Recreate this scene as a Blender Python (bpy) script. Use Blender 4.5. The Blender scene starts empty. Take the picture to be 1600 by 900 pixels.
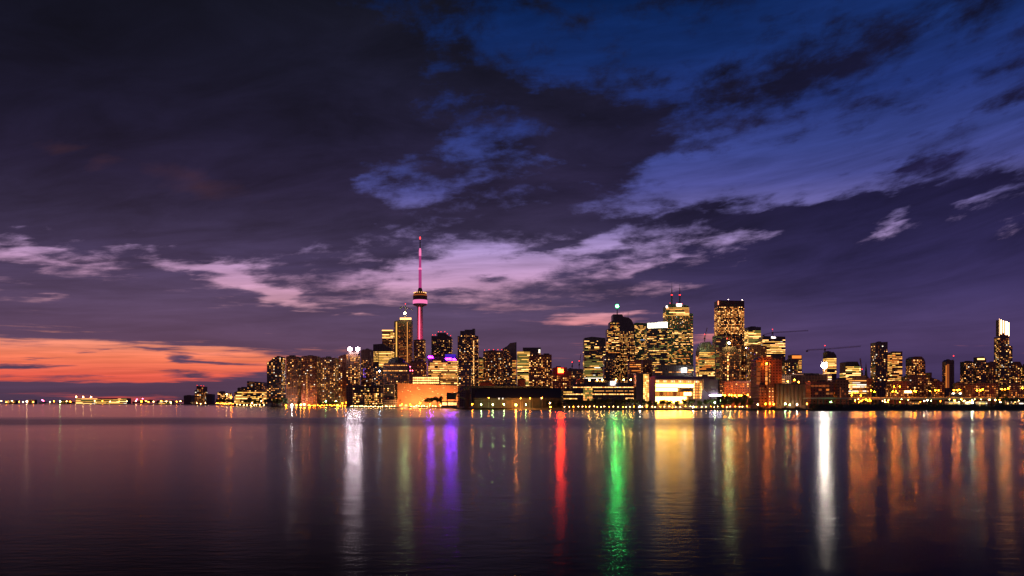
import bpy, bmesh, math, random
from mathutils import Vector, Matrix
SC = bpy.context.scene
F = 1232.0; HY = 630.0; CH = 8.0            # focal length in photo pixels, horizon row, eye height
# ------------------------------------------------------------------ camera
cam = bpy.data.cameras.new('camera'); co = bpy.data.objects.new('camera', cam)
SC.collection.objects.link(co); SC.camera = co
co.location = (0, 0, CH); co.rotation_euler = (math.radians(90), 0, 0)
cam.sensor_width = 36; cam.lens = 36 * F / 1600; cam.shift_y = (HY - 450) / 1600
cam.clip_start = 0.5; cam.clip_end = 120000
# ------------------------------------------------------------------ world: dusk sky
W = bpy.data.worlds.new('World'); SC.world = W; W.use_nodes = True
wt = W.node_tree; wt.nodes.clear()
SUN_AZ, SUN_EL = math.radians(-24), math.radians(0.3)

class G:
    """tiny node-graph helper"""
    def __init__(s, t): s.t = t
    def n(s, ty, **k):
        n = s.t.nodes.new(ty)
        for a, b in k.items(): setattr(n, a, b)
        return n
    def put(s, sock, v):
        if isinstance(v, bpy.types.NodeSocket): s.t.links.new(v, sock)
        else: sock.default_value = v
    def m(s, op, a, b=None, c=None, clamp=False):
        n = s.n('ShaderNodeMath', operation=op, use_clamp=clamp)
        for i, v in enumerate((a, b, c)):
            if v is not None: s.put(n.inputs[i], v)
        return n.outputs[0]
    def mr(s, v, a, b, c=0.0, d=1.0, smooth=True):
        n = s.n('ShaderNodeMapRange', interpolation_type='SMOOTHSTEP' if smooth else 'LINEAR')
        for i, x in enumerate((v, a, b, c, d)): s.put(n.inputs[i], x)
        return n.outputs[0]
    def xyz(s, x, y, z=0.0):
        n = s.n('ShaderNodeCombineXYZ')
        for i, v in enumerate((x, y, z)): s.put(n.inputs[i], v)
        return n.outputs[0]
    def noise(s, vec, scale, detail=6, rough=0.55, dist=0.0):
        n = s.n('ShaderNodeTexNoise'); n.noise_dimensions = '3D'
        s.put(n.inputs['Vector'], vec)
        n.inputs['Scale'].default_value = scale; n.inputs['Detail'].default_value = detail
        n.inputs['Roughness'].default_value = rough; n.inputs['Distortion'].default_value = dist
        return n.outputs['Fac']
    def ramp(s, fac, stops):
        n = s.n('ShaderNodeValToRGB'); cr = n.color_ramp
        while len(cr.elements) < len(stops): cr.elements.new(0.5)
        for e, (p, c) in zip(cr.elements, stops): e.position = p; e.color = (*c, 1)
        s.put(n.inputs[0], fac); return n.outputs[0]
    def mix(s, f, a, b, bt='MIX'):
        n = s.n('ShaderNodeMix', data_type='RGBA', blend_type=bt)
        s.put(n.inputs[0], f)
        for i, v in ((6, a), (7, b)):
            if isinstance(v, tuple): v = (*v[:3], 1)
            s.put(n.inputs[i], v)
        return n.outputs[2]

def lin(c):
    return tuple((v / 255 / 12.92) if v / 255 <= 0.04045 else ((v / 255 + 0.055) / 1.055) ** 2.4 for v in c)

g = G(wt)
tc = g.n('ShaderNodeTexCoord')
sp = g.n('ShaderNodeSeparateXYZ'); wt.links.new(tc.outputs['Generated'], sp.inputs[0])
DEG = 180 / math.pi
az = g.m('MULTIPLY', g.m('ARCTAN2', sp.outputs[0], sp.outputs[1]), DEG)
el = g.m('MULTIPLY', g.m('ARCSINE', sp.outputs[2]), DEG)
azs = g.m('SUBTRACT', az, 4.0)
shear = g.m('MULTIPLY', g.m('MULTIPLY', azs, g.m('MINIMUM', g.m('ABSOLUTE', azs), 40.0)), 0.0042)
shear = g.m('MULTIPLY', shear, g.mr(el, 3, 13, 0.1, 1.0))
elp = g.m('MAXIMUM', el, 0.0)
els = g.m('SUBTRACT', elp, shear)
lw = g.m('MULTIPLY', g.m('LOGARITHM', g.m('ADD', g.m('MAXIMUM', els, -1.0), 3.5), 2.718), 9.0)
pv = g.xyz(g.m('MULTIPLY', az, 0.15), lw, 3.7)
# ragged edges: warp the direction before the banks are placed
wa = g.m('SUBTRACT', g.noise(pv, 0.55, 5, 0.6), 0.5)
wb = g.m('SUBTRACT', g.noise(g.xyz(g.m('MULTIPLY', az, 0.15), lw, 21.3), 0.7, 5, 0.6), 0.5)
amp = g.mr(el, 1, 16, 0.55, 1.5, False)
azw = g.m('ADD', az, g.m('MULTIPLY', g.m('MULTIPLY', wa, 11.0), amp))
elw = g.m('ADD', el, g.m('MULTIPLY', g.m('MULTIPLY', wb, 3.6), amp))
P2 = g.xyz(azw, elw, 0.0)

def dirpx(x, y):
    a = math.atan((x - 800) / F); return a * DEG, math.atan((HY - y) / F * math.cos(a)) * DEG
def blob(x, y, rx, ry, rot, w, acc, src=None):
    a, e = dirpx(x, y); c = math.cos(a / DEG) ** 2
    mp = g.n('ShaderNodeMapping', vector_type='TEXTURE')
    wt.links.new(src or P2, mp.inputs['Vector'])
    mp.inputs['Location'].default_value = (a, e, 0)
    mp.inputs['Rotation'].default_value = (0, 0, math.radians(rot))
    mp.inputs['Scale'].default_value = (rx / F * DEG * c, ry / F * DEG, 1)
    gr = g.n('ShaderNodeTexGradient', gradient_type='SPHERICAL'); wt.links.new(mp.outputs[0], gr.inputs[0])
    return g.m('MULTIPLY_ADD', gr.outputs['Fac'], w, acc)

n1 = g.noise(pv, 1.25, 9, 0.62, 0.3)
n2 = g.noise(g.xyz(g.m('MULTIPLY', az, 0.3), g.m('MULTIPLY', lw, 1.3), 9.0), 1.6, 8, 0.62, 0.2)
base = g.m('ADD', g.m('MULTIPLY', g.m('SUBTRACT', n1, 0.5), 3.0), g.m('MULTIPLY', g.m('SUBTRACT', n2, 0.5), 2.9))
# quiet (flat) cover low in the west-north and over the city, livelier higher up
liv = g.mr(el, 4, 11, 0.38, 1.0)
streak = g.noise(g.xyz(g.m('MULTIPLY', az, 0.10), g.m('MULTIPLY', el, 1.9), 5.0), 1.5, 7, 0.6, 0.2)
acc = g.m('MULTIPLY_ADD', base, liv, 0.60)
acc = g.m('MULTIPLY_ADD', g.m('SUBTRACT', streak, 0.5), g.mr(el, 4.5, 9, 4.4, 0.0), acc)
high = g.noise(g.xyz(g.m('MULTIPLY', az, 0.07), g.m('MULTIPLY', els, 0.26), 15.0), 1.9, 6, 0.6, 0.5)
acc = g.m('MULTIPLY_ADD', g.m('SUBTRACT', high, 0.48), g.mr(el, 11, 17, 0.0, 2.6), acc)
BL = [  # x, y, rx, ry, rot(deg ccw), weight (- opens the cover, + closes it)
 # orange band at the western horizon
 (60, 566, 270, 35, -1, -1.75), (250, 571, 240, 34, -2, -1.9), (385, 570, 120, 30, -4, -1.5), (-250, 562, 300, 32, 0, -2.0),
 (40, 574, 120, 8, 0, 2.6), (300, 566, 60, 8, -6, 2.6), (275, 583, 70, 6, 0, 2.0), (365, 572, 45, 6, 0, 2.2), (60, 556, 60, 5, 0, 1.8), (130, 548, 80, 6, 0, 1.6), (240, 552, 90, 6, 0, 1.6),
 (120, 604, 500, 17, 0, 2.2), (430, 612, 300, 20, 0, 1.8),
 # pale streaks left of the tower
 (40, 400, 130, 22, -8, -1.0), (150, 412, 130, 18, -6, -1.1), (300, 412, 160, 16, -7, -1.3), (385, 438, 110, 20, -14, -1.5), (455, 460, 90, 14, -12, -1.3),
 (215, 425, 130, 15, -7, 1.2), (80, 404, 70, 10, -4, .9), (70, 461, 55, 9, 0, -.9), (60, 440, 120, 14, -5, .9),
 (215, 345, 60, 10, -8, -.5), (20, 350, 60, 12, -10, -.6),
 # bright lavender opening right of the tower
 (745, 425, 150, 48, 0, -1.95), (700, 400, 90, 26, -20, -1.0), (850, 415, 120, 34, 12, -.9), (620, 438, 110, 20, 0, -.95), (610, 412, 70, 14, 0, -.7),
 (960, 370, 120, 18, 14, -1.1), (770, 434, 70, 13, 0, 1.9), (840, 388, 90, 12, 12, .9), (720, 398, 60, 10, -10, .8), (680, 455, 60, 9, 0, .8), (700, 372, 60, 20, -20, -.6),
 (650, 238, 150, 36, 8, -1.0), (570, 268, 50, 40, -40, -1.0), (620, 292, 80, 26, -10, -1.2), (740, 215, 90, 30, 10, -.9), (720, 290, 90, 24, 10, -.8), (600, 355, 70, 14, 15, -.8), (880, 260, 70, 14, 0, -.8),
 (1000, 418, 60, 20, 10, -.9), (1060, 450, 90, 14, 0, -.9), (1140, 378, 150, 32, 0, -.75), (1030, 405, 60, 14, 20, -.6),
 (925, 497, 75, 19, 0, -1.9), (1000, 500, 90, 18, 0, -1.0), (900, 470, 200, 14, 0, .5),
 (880, 566, 90, 12, 0, -1.1), (1095, 527, 60, 9, 0, -1.3), (590, 493, 36, 7, -8, -1.0), (545, 488, 26, 5, 0, -.7), (600, 420, 40, 8, 0, -.4),
 (1490, 541, 80, 7, 3, -1.4), (480, 540, 40, 5, 0, -.6), (535, 545, 30, 5, 0, -.6), (1120, 555, 60, 9, 0, -.9),
 # open blue upper right
 (1080, 40, 560, 150, 0, -1.25), (1500, 60, 420, 170, 0, -.85), (1050, 130, 330, 100, 0, -.6), (1180, 265, 330, 85, 10, -1.7), (1420, 220, 300, 110, 15, -1.0),
 (1080, 290, 180, 44, 0, -.7), (960, 250, 90, 26, 10, .9), (1000, 200, 110, 16, 12, .8), (890, 240, 80, 20, 0, .6), (1600, 240, 160, 60, 10, -1.0),
 (1300, 95, 200, 52, 14, 1.1), (1180, 125, 170, 46, 8, .9), (1340, 155, 130, 34, -8, 1.0), (1540, 90, 120, 30, 15, .8), (1590, 150, 80, 24, 0, 1.2),
 (1230, 50, 90, 22, 5, .7), (1290, 215, 120, 22, 12, .9), (1110, 218, 90, 16, 12, .5), (1440, 245, 120, 18, 14, .9), (1380, 262, 90, 18, 12, .9), (1500, 15, 120, 30, 0, .7),
 # cloud masses
 (930, 190, 150, 65, 5, 1.7), (820, 150, 140, 36, -12, 1.3), (920, 283, 130, 22, -8, 1.0), (850, 330, 180, 60, 0, .9),
 (1150, 338, 260, 34, -2, 1.7), (1350, 325, 240, 50, 8, 1.6), (1560, 280, 200, 45, 14, 1.5), (1400, 430, 620, 120, 0, 1.9), (1250, 500, 700, 60, 0, 1.2),
 (1412, 347, 100, 26, 16, -1.7), (1430, 328, 110, 14, 18, -.8), (1590, 312, 80, 10, 18, -.9), (1180, 325, 60, 12, 12, -.9),
 (220, 120, 680, 330, 0, 2.4), (250, 290, 420, 110, 0, .6), (430, 250, 200, 100, 0, .5), (660, 130, 130, 60, -30, -.5), (600, 350, 200, 60, 0, .6),
 (300, 500, 620, 50, 0, 1.2), (600, 520, 400, 50, 0, 1.0),
 (1100, 600, 900, 60, 0, 2.6), (700, 600, 420, 50, 0, 2.0), (740, 545, 300, 40, 0, .8), (1300, 560, 500, 60, 0, 1.2),
]
for b in BL: acc = blob(*b, acc)
cover = g.mr(acc, -0.55, 1.15)
ecl = g.m('DIVIDE', elp, 30.0)
E = lambda d: min(1, d / 30)
clear = g.ramp(ecl, [(E(0), lin((205, 80, 72))), (E(1.8), lin((226, 92, 76))), (E(3.0), lin((242, 124, 92))), (E(4.4), lin((232, 148, 126))), (E(6), lin((216, 156, 168))),
    (E(8.5), lin((196, 150, 186))), (E(10.8), lin((170, 144, 196))), (E(13), lin((112, 104, 166))), (E(15), lin((76, 78, 146))), (E(17), lin((58, 68, 136))), (E(20), lin((34, 51, 118))), (E(23.5), lin((17, 42, 100))), (E(27), lin((5, 32, 82))), (1, lin((4, 26, 70)))])
clear = g.mix(g.m('MULTIPLY', g.mr(az, -14, -4), g.mr(el, 5.0, 7.5, 0.75, 0.0)), clear, lin((226, 130, 138)))
clear = g.mix(g.m('MULTIPLY', g.mr(az, 12, 24), g.mr(el, 11, 16, 0.0, 0.25)), clear, lin((30, 50, 110)))
cl = g.ramp(ecl, [(E(0), lin((70, 54, 76))), (E(1.5), lin((76, 58, 84))), (E(4), lin((88, 66, 94))), (E(7), lin((82, 66, 98))), (E(9.5), lin((66, 55, 88))),
    (E(12), lin((51, 43, 72))), (E(15), lin((40, 33, 62))), (E(18), lin((31, 27, 53))), (E(22), lin((22, 21, 41))), (E(27), lin((16, 17, 31))), (1, lin((15, 16, 28)))])
# the east side of the cover is bluer, the west side greyer
tintE = g.mr(az, 2, 26)
cl = g.mix(tintE, cl, g.mix(1.0, cl, (0.72, 0.78, 1.12), 'MULTIPLY'))
tintW = g.m('MULTIPLY', g.mr(az, -8, -30), g.mr(el, 4, 20))
cl = g.mix(tintW, cl, g.mix(1.0, cl, (0.60, 0.62, 0.64), 'MULTIPLY'))
cl = g.mix(g.m('MULTIPLY', g.mr(az, 2, 14), g.m('MULTIPLY', g.mr(el, 4.5, 8), g.mr(el, 17, 13))), cl, g.mix(1.0, cl, (0.66, 0.66, 0.74), 'MULTIPLY'))
# soft folds inside the cover
fold = g.m('MULTIPLY_ADD', g.m('SUBTRACT', g.noise(g.xyz(g.m('MULTIPLY', az, 0.12), lw, 40.0), 0.9, 7, 0.6, 0.4), 0.5), g.mr(el, 3, 12, 0.8, 2.0), 1.0)
foldc = g.n('ShaderNodeVectorMath', operation='SCALE'); wt.links.new(cl, foldc.inputs[0]); wt.links.new(fold, foldc.inputs['Scale'])
cl = foldc.outputs[0]
# rusty patches where the town lights the low cloud, west
rust = blob(315, 296, 80, 26, 0, 1.0, 0.0); rust = blob(60, 222, 60, 12, 0, .8, rust); rust = blob(170, 258, 40, 14, 0, .7, rust)
cl = g.mix(g.m('MULTIPLY', rust, 0.28, clamp=True), cl, lin((84, 48, 48)))
var = g.m('MULTIPLY_ADD', g.m('SUBTRACT', g.noise(g.xyz(g.m('MULTIPLY', az, 0.12), g.m('MULTIPLY', lw, 2.2), 77.0), 1.2, 6, 0.6, 0.2), 0.5), 1.1, 1.0)
cs = g.n('ShaderNodeVectorMath', operation='SCALE'); wt.links.new(clear, cs.inputs[0]); wt.links.new(var, cs.inputs['Scale'])
sky = g.mix(cover, cs.outputs[0], cl)
below = g.mr(el, -0.6, 0.0)
sky = g.mix(below, lin((40, 34, 50)), sky)
bg = g.n('ShaderNodeBackground'); wt.links.new(sky, bg.inputs[0]); bg.inputs[1].default_value = 1.0
ns = g.n('ShaderNodeTexSky', sky_type='NISHITA', sun_disc=False, sun_elevation=SUN_EL, sun_rotation=SUN_AZ, air_density=1.2, dust_density=1.5)
bg2 = g.n('ShaderNodeBackground'); wt.links.new(ns.outputs[0], bg2.inputs[0]); bg2.inputs[1].default_value = 0.003
ad = g.n('ShaderNodeAddShader'); wt.links.new(bg.outputs[0], ad.inputs[0]); wt.links.new(bg2.outputs[0], ad.inputs[1])
wo = g.n('ShaderNodeOutputWorld'); wt.links.new(ad.outputs[0], wo.inputs[0])
W.cycles.sampling_method = 'MANUAL'; W.cycles.sample_map_resolution = 512
# the last light of a sun already on the western horizon
sl = bpy.data.lights.new('sun', 'SUN'); sl.energy = 0.03; sl.angle = math.radians(55); sl.color = (1.0, 0.5, 0.38)
so = bpy.data.objects.new('sun', sl); SC.collection.objects.link(so)
so.rotation_euler = Vector((-math.sin(SUN_AZ) * -1 * -1, -math.cos(SUN_AZ), -0.06)).to_track_quat('-Z', 'Y').to_euler()
vs = SC.view_settings; vs.view_transform = 'Standard'; vs.look = 'None'; vs.exposure = 0.0; vs.gamma = 1.0; vs.use_curve_mapping = False
SC.cycles.use_denoising = True; SC.cycles.max_bounces = 5; SC.cycles.diffuse_bounces = 2; SC.cycles.glossy_bounces = 3
SC.cycles.use_light_tree = True; SC.cycles.sample_clamp_indirect = 6.0; SC.cycles.sample_clamp_direct = 60.0; SC.cycles.caustics_reflective = False
# ------------------------------------------------------------------ helpers
R = random.Random(7)
COL = SC.collection
LAND = 1.8
def link(o, parent=None):
    COL.objects.link(o)
    if parent is not None: o.parent = parent
    return o
def tag(o, label=None, cat=None, group=None, kind=None):
    for k, v in (('label', label), ('category', cat), ('group', group), ('kind', kind)):
        if v: o[k] = v
    return o
def empty(name, label, cat, loc=(0, 0, 0), rz=0.0, group=None):
    o = bpy.data.objects.new(name, None); o.empty_display_size = 2; o.location = loc; o.rotation_euler = (0, 0, rz)
    return tag(link(o), label, cat, group)
def ux(px): return (px - 800) / F
def zz(py, D): return CH + (HY - py) / F * D
def at(px, D, z=LAND): return (ux(px) * D, D, z)

class MB:
    def __init__(s): s.v = []; s.f = []; s.mi = []
    def quad(s, pts, mi=0):
        b = len(s.v); s.v += [tuple(p) for p in pts]; s.f.append(tuple(range(b, b + len(pts)))); s.mi.append(mi)
    def box(s, x0, x1, y0, y1, z0, z1, mi=0):
        b = len(s.v)
        s.v += [(x0, y0, z0), (x1, y0, z0), (x1, y1, z0), (x0, y1, z0), (x0, y0, z1), (x1, y0, z1), (x1, y1, z1), (x0, y1, z1)]
        for f in ((0, 1, 5, 4), (1, 2, 6, 5), (2, 3, 7, 6), (3, 0, 4, 7), (4, 5, 6, 7), (3, 2, 1, 0)):
            s.f.append(tuple(b + i for i in f)); s.mi.append(mi)
    def tube(s, p, q, r0, r1=None, n=6, mi=0):
        r1 = r0 if r1 is None else r1; p, q = Vector(p), Vector(q); a = (q - p).normalized()
        u = a.orthogonal().normalized(); w = a.cross(u); b = len(s.v)
        for c, r in ((p, r0), (q, r1)):
            for i in range(n):
                t = 2 * math.pi * i / n; s.v.append(tuple(c + (u * math.cos(t) + w * math.sin(t)) * r))
        for i in range(n):
            j = (i + 1) % n; s.f.append((b + i, b + j, b + n + j, b + n + i)); s.mi.append(mi)
        s.f.append(tuple(b + i for i in reversed(range(n)))); s.f.append(tuple(b + n + i for i in range(n))); s.mi += [mi, mi]
    def lathe(s, prof, n=20, c=(0, 0), mi=0):
        b = len(s.v)
        for r, z in prof:
            for i in range(n):
                t = 2 * math.pi * i / n; s.v.append((c[0] + r * math.cos(t), c[1] + r * math.sin(t), z))
        for k in range(len(prof) - 1):
            for i in range(n):
                j = (i + 1) % n; s.f.append((b + k * n + i, b + k * n + j, b + (k + 1) * n + j, b + (k + 1) * n + i)); s.mi.append(mi)
        s.f.append(tuple(b + i for i in reversed(range(n)))); s.f.append(tuple(b + (len(prof) - 1) * n + i for i in range(n))); s.mi += [mi, mi]
    def prism(s, pts, y0, y1, mi=0):
        """outline pts (x,z) clockwise-or-not, extruded from y0 to y1"""
        n = len(pts); b = len(s.v)
        s.v += [(x, y0, z) for x, z in pts] + [(x, y1, z) for x, z in pts]
        s.f.append(tuple(b + i for i in range(n))); s.f.append(tuple(b + n + i for i in reversed(range(n)))); s.mi += [mi, mi]
        for i in range(n):
            j = (i + 1) % n; s.f.append((b + j, b + i, b + n + i, b + n + j)); s.mi.append(mi)
    def lattice(s, p, q, w, n, r, mi=0):
        """a four-chord truss from p to q"""
        p, q = Vector(p), Vector(q); a = (q - p).normalized(); u = a.cross(Vector((0, 0, 1)))
        if u.length < .1: u = a.cross(Vector((0, 1, 0)))
        u.normalize(); v = a.cross(u).normalized(); cs = [(u + v), (u - v), (-u - v), (-u + v)]
        for c in cs: s.tube(p + c * w / 2, q + c * w / 2, r, n=4, mi=mi)
        for k in range(n):
            f0, f1 = p.lerp(q, k / n), p.lerp(q, (k + 1) / n)
            for i in range(4):
                c0, c1 = cs[i] * w / 2, cs[(i + 1) % 4] * w / 2
                s.tube((f0 + c0) if k % 2 else (f0 + c1), (f1 + c1) if k % 2 else (f1 + c0), r * .7, n=3, mi=mi)
    def mesh(s, name, mats):
        me = bpy.data.meshes.new(name); me.from_pydata(s.v, [], s.f)
        for m in (mats if isinstance(mats, (list, tuple)) else [mats]): me.materials.append(m)
        me.polygons.foreach_set('material_index', s.mi); me.update()
        bm = bmesh.new(); bm.from_mesh(me); bmesh.ops.recalc_face_normals(bm, faces=bm.faces[:]); bm.to_mesh(me); bm.free()
        return me
    def build(s, name, mats, parent=None, loc=None):
        o = bpy.data.objects.new(name, s.mesh(name, mats))
        if loc: o.location = loc
        return link(o, parent)

# ------------------------------------------------------------------ materials
def newmat(name):
    m = bpy.data.materials.new(name); m.use_nodes = True; t = m.node_tree; t.nodes.clear(); return m, G(t)
def plain(name, col, rough=0.7, metal=0.0, var=0.25, scale=0.15):
    m, q = newmat(name)
    tcn = q.n('ShaderNodeTexCoord'); nz = q.noise(tcn.outputs['Object'], scale, 6, 0.6)
    dark = tuple(c * (1 - var) for c in col); lite = tuple(min(1, c * (1 + var)) for c in col)
    c = q.mix(nz, dark, lite)
    b = q.n('ShaderNodeBsdfPrincipled'); q.put(b.inputs['Base Color'], c); b.inputs['Roughness'].default_value = rough; b.inputs['Metallic'].default_value = metal
    o = q.n('ShaderNodeOutputMaterial'); q.t.links.new(b.outputs[0], o.inputs[0]); return m
def glow(name, col, st, sample=True):
    m, q = newmat(name)
    tcn = q.n('ShaderNodeObjectInfo'); f = q.m('MULTIPLY_ADD', tcn.outputs['Random'], 0.7, 0.65)
    e = q.n('ShaderNodeEmission'); e.inputs[0].default_value = (*col, 1)
    q.put(e.inputs[1], q.m('MULTIPLY', f, st) if not sample else float(st))
    o = q.n('ShaderNodeOutputMaterial'); q.t.links.new(e.outputs[0], o.inputs[0])
    m.cycles.emission_sampling = 'AUTO' if sample else 'NONE'
    return m
def facade(name, wall, glass=(0.02, 0.022, 0.03), bw=3.4, rh=3.2, mort=0.7, rough=0.6):
    """wall with a grid of unlit windows"""
    m, q = newmat(name)
    tcn = q.n('ShaderNodeTexCoord'); sx = q.n('ShaderNodeSeparateXYZ'); q.t.links.new(tcn.outputs['Object'], sx.inputs[0])
    v = q.xyz(q.m('ADD', sx.outputs[0], sx.outputs[1]), sx.outputs[2])
    br = q.n('ShaderNodeTexBrick', offset=0.0, squash=1.0); q.t.links.new(v, br.inputs['Vector'])
    br.inputs['Scale'].default_value = 1.0; br.inputs['Brick Width'].default_value = bw; br.inputs['Row Height'].default_value = rh
    br.inputs['Mortar Size'].default_value = mort; br.inputs['Mortar Smooth'].default_value = 0.1; br.inputs['Bias'].default_value = 0
    br.inputs['Color1'].default_value = (*glass, 1); br.inputs['Color2'].default_value = (*[c * (2.2 if glass[0] < .2 else 1.15) for c in glass], 1)
    nz = q.noise(tcn.outputs['Object'], 0.06, 6, 0.65)
    wc = q.mix(nz, tuple(c * .6 for c in wall), tuple(min(1, c * 1.35) for c in wall)); q.put(br.inputs['Mortar'], wc)
    b = q.n('ShaderNodeBsdfPrincipled'); q.t.links.new(br.outputs['Color'], b.inputs['Base Color'])
    q.put(b.inputs['Roughness'], q.mr(br.outputs['Fac'], 0, 1, 0.22 if glass[0] < .2 else rough, rough))
    o = q.n('ShaderNodeOutputMaterial'); q.t.links.new(b.outputs[0], o.inputs[0]); return m
M = {}
M['glassy'] = facade('dark_glass_curtain_wall', (0.05, 0.055, 0.06), (0.025, 0.03, 0.035), 3.0, 3.6, .35)
M['brown'] = facade('brown_concrete_facade', (0.20, 0.10, 0.07), (0.03, 0.022, 0.02), 3.4, 3.1, .9)
M['brick'] = facade('red_brick_facade', (0.26, 0.09, 0.05), (0.03, 0.02, 0.018), 3.6, 3.3, 1.0)
M['grey'] = facade('grey_concrete_facade', (0.22, 0.19, 0.18), (0.03, 0.028, 0.03), 3.2, 3.2, .8)
M['stone'] = facade('pale_stone_facade', (0.34, 0.28, 0.22), (0.04, 0.035, 0.03), 3.0, 3.6, .8)
M['granite'] = facade('red_granite_facade', (0.16, 0.06, 0.045), (0.03, 0.018, 0.015), 2.6, 3.7, .7)
M['slate'] = facade('slate_metal_facade', (0.05, 0.048, 0.055), (0.02, 0.022, 0.03), 4.0, 4.0, .4)
M['purplepanel'] = plain('grey_metal_cladding', (0.24, 0.21, 0.25), .45)
M['concrete'] = plain('concrete', (0.33, 0.30, 0.28), .85)
M['darkconcrete'] = plain('weathered_concrete', (0.09, 0.08, 0.075), .9)
M['roof'] = plain('dark_roofing', (0.06, 0.06, 0.065), .85)
M['shedwall'] = plain('shed_wall_steel', (0.035, 0.036, 0.04), .8, 0, .5, .3)
M['shedroof'] = plain('shed_roof_steel', (0.045, 0.05, 0.06), .6, 0, .4, .05)
M['steel'] = plain('painted_steel', (0.12, 0.12, 0.13), .5, .4)
M['cranered'] = plain('crane_paint', (0.20, 0.10, 0.07), .6)
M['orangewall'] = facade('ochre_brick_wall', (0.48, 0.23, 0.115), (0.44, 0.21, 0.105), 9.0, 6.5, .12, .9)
M['rust'] = plain('rusty_tank_steel', (0.40, 0.13, 0.06), .8, 0, .3, .2)
M['silo'] = plain('silo_concrete', (0.26, 0.15, 0.10), .9)
M['asphalt'] = plain('asphalt', (0.05, 0.05, 0.052), .9)
M['bank'] = plain('bank_scrub', (0.045, 0.055, 0.035), .95, 0, .6, .3)
M['leaf'] = plain('tree_leaves', (0.055, 0.085, 0.035), .8, 0, .45, .6)
M['bark'] = plain('tree_bark', (0.09, 0.065, 0.05), .9)
M['towerconcrete'] = plain('tower_concrete', (0.36, 0.32, 0.31), .8)
M['glassdark'] = plain('dark_glazing', (0.03, 0.035, 0.045), .15)
WIN = {  # lit rooms; dim and ember panes also imitate facade glow
 'd': glow('window_dim', (1.0, .36, .10), .22, False), 'w': glow('window_warm', (1.0, .38, .085), 1.25, False),
 'b': glow('window_bright', (1.0, .47, .14), 3.2, False), 'h': glow('window_white', (1.0, .86, .68), 1.7, False),
 'a': glow('window_amber', (1.0, .27, .045), 1.05, False), 'y': glow('window_yellow', (1.0, .50, .10), 1.3, False),
 'g': glow('window_greenish', (.66, .56, .13), .36, False), 'c': glow('window_cool', (.55, .72, 1.0), .8, False),
 'o': glow('window_ember', (.75, .17, .045), .32, False), 'v': glow('window_violet', (.30, .12, 1.0), .9, False), 'r': glow('window_red', (1.0, .06, .06), 1.2, False)}
PANE = {}
for k, mt in WIN.items():
    b_ = MB(); b_.box(-.5, .5, -.10, .0, -.5, .5); PANE[k] = b_.mesh('window_pane_' + k, mt)
def bulb(name, col, st): return glow(name, col, st, True)

# ------------------------------------------------------------------ water and land
def mat_water():
    m, q = newmat('harbour_water')
    geo = q.n('ShaderNodeNewGeometry'); s = q.n('ShaderNodeSeparateXYZ'); q.t.links.new(geo.outputs['Position'], s.inputs[0])
    X, Y = s.outputs[0], s.outputs[1]
    wob = q.m('SUBTRACT', q.noise(q.xyz(q.m('MULTIPLY', X, .0022), q.m('MULTIPLY', Y, .003)), 1.0, 5, .6), .5)
    Yw = q.m('ADD', Y, q.m('MULTIPLY', wob, 330.0))
    # calm water under the quay, a breeze-ruffled belt in front of it, small ripples nearer
    ro = q.mr(Yw, 220, 320, 0.165, 0.245)
    ro = q.m('SUBTRACT', ro, q.mr(Yw, 380, 480, 0.0, 0.085))
    lanes = q.noise(q.xyz(q.m('MULTIPLY', X, .0025), q.m('MULTIPLY', Y, .03)), 1.0, 5, .6)
    ro = q.m('ADD', ro, q.m('MULTIPLY', q.m('SUBTRACT', lanes, .5), 0.045))
    nv = q.xyz(q.m('MULTIPLY', X, .55), q.m('MULTIPLY', Y, 1.25))
    h = q.m('ADD', q.noise(nv, 1.1, 4, .55, .4), q.m('MULTIPLY', q.noise(nv, .30, 3, .5), 1.0))
    bp = q.n('ShaderNodeBump'); bp.inputs['Distance'].default_value = 0.085
    q.put(bp.inputs['Strength'], q.mr(Y, 35, 300, 0.5, 0.0, False)); q.t.links.new(h, bp.inputs['Height'])
    gl = q.n('ShaderNodeBsdfAnisotropic', distribution='GGX'); q.put(gl.inputs['Roughness'], ro); q.t.links.new(bp.outputs[0], gl.inputs['Normal'])
    gl.inputs['Color'].default_value = (.82, .88, .96, 1)
    df = q.n('ShaderNodeBsdfDiffuse'); df.inputs[0].default_value = (0.006, 0.010, 0.014, 1)
    fr = q.n('ShaderNodeLayerWeight'); fr.inputs[0].default_value = .5
    rf = q.m('MINIMUM', q.m('MULTIPLY', q.m('POWER', fr.outputs['Facing'], 13.5), 1.1), 1.0)
    rf = q.m('MULTIPLY', rf, q.m('SUBTRACT', 1.0, q.m('MULTIPLY', q.m('MULTIPLY', q.mr(Yw, 220, 320), q.mr(Yw, 480, 380)), 0.30)))
    mx = q.n('ShaderNodeMixShader'); q.t.links.new(rf, mx.inputs[0]); q.t.links.new(df.outputs[0], mx.inputs[1]); q.t.links.new(gl.outputs[0], mx.inputs[2])
    o = q.n('ShaderNodeOutputMaterial'); q.t.links.new(mx.outputs[0], o.inputs[0]); return m
b_ = MB(); b_.quad([(-60000, -3000, 0), (60000, -3000, 0), (60000, 90000, 0), (-60000, 90000, 0)])
tag(b_.build('water', mat_water()), 'calm dark harbour water with long coloured reflections of the city lights', None, None, 'structure')
SHORE = [(-900, 6400), (-200, 6000), (60, 5600), (200, 4900), (216, 4200), (350, 3500), (358, 2250), (414, 2120), (424, 1590), (540, 1490), (546, 1290), (705, 1265), (722, 1010), (878, 965), (884, 905), (1166, 895), (1174, 862), (1330, 850), (1620, 842), (2300, 820)]
sp_ = [(ux(px) * D, D) for px, D in SHORE]
top_ = sp_ + [(9000, 820), (9000, 9000), (-9000, 9000), (-9000, 6400)]
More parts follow.
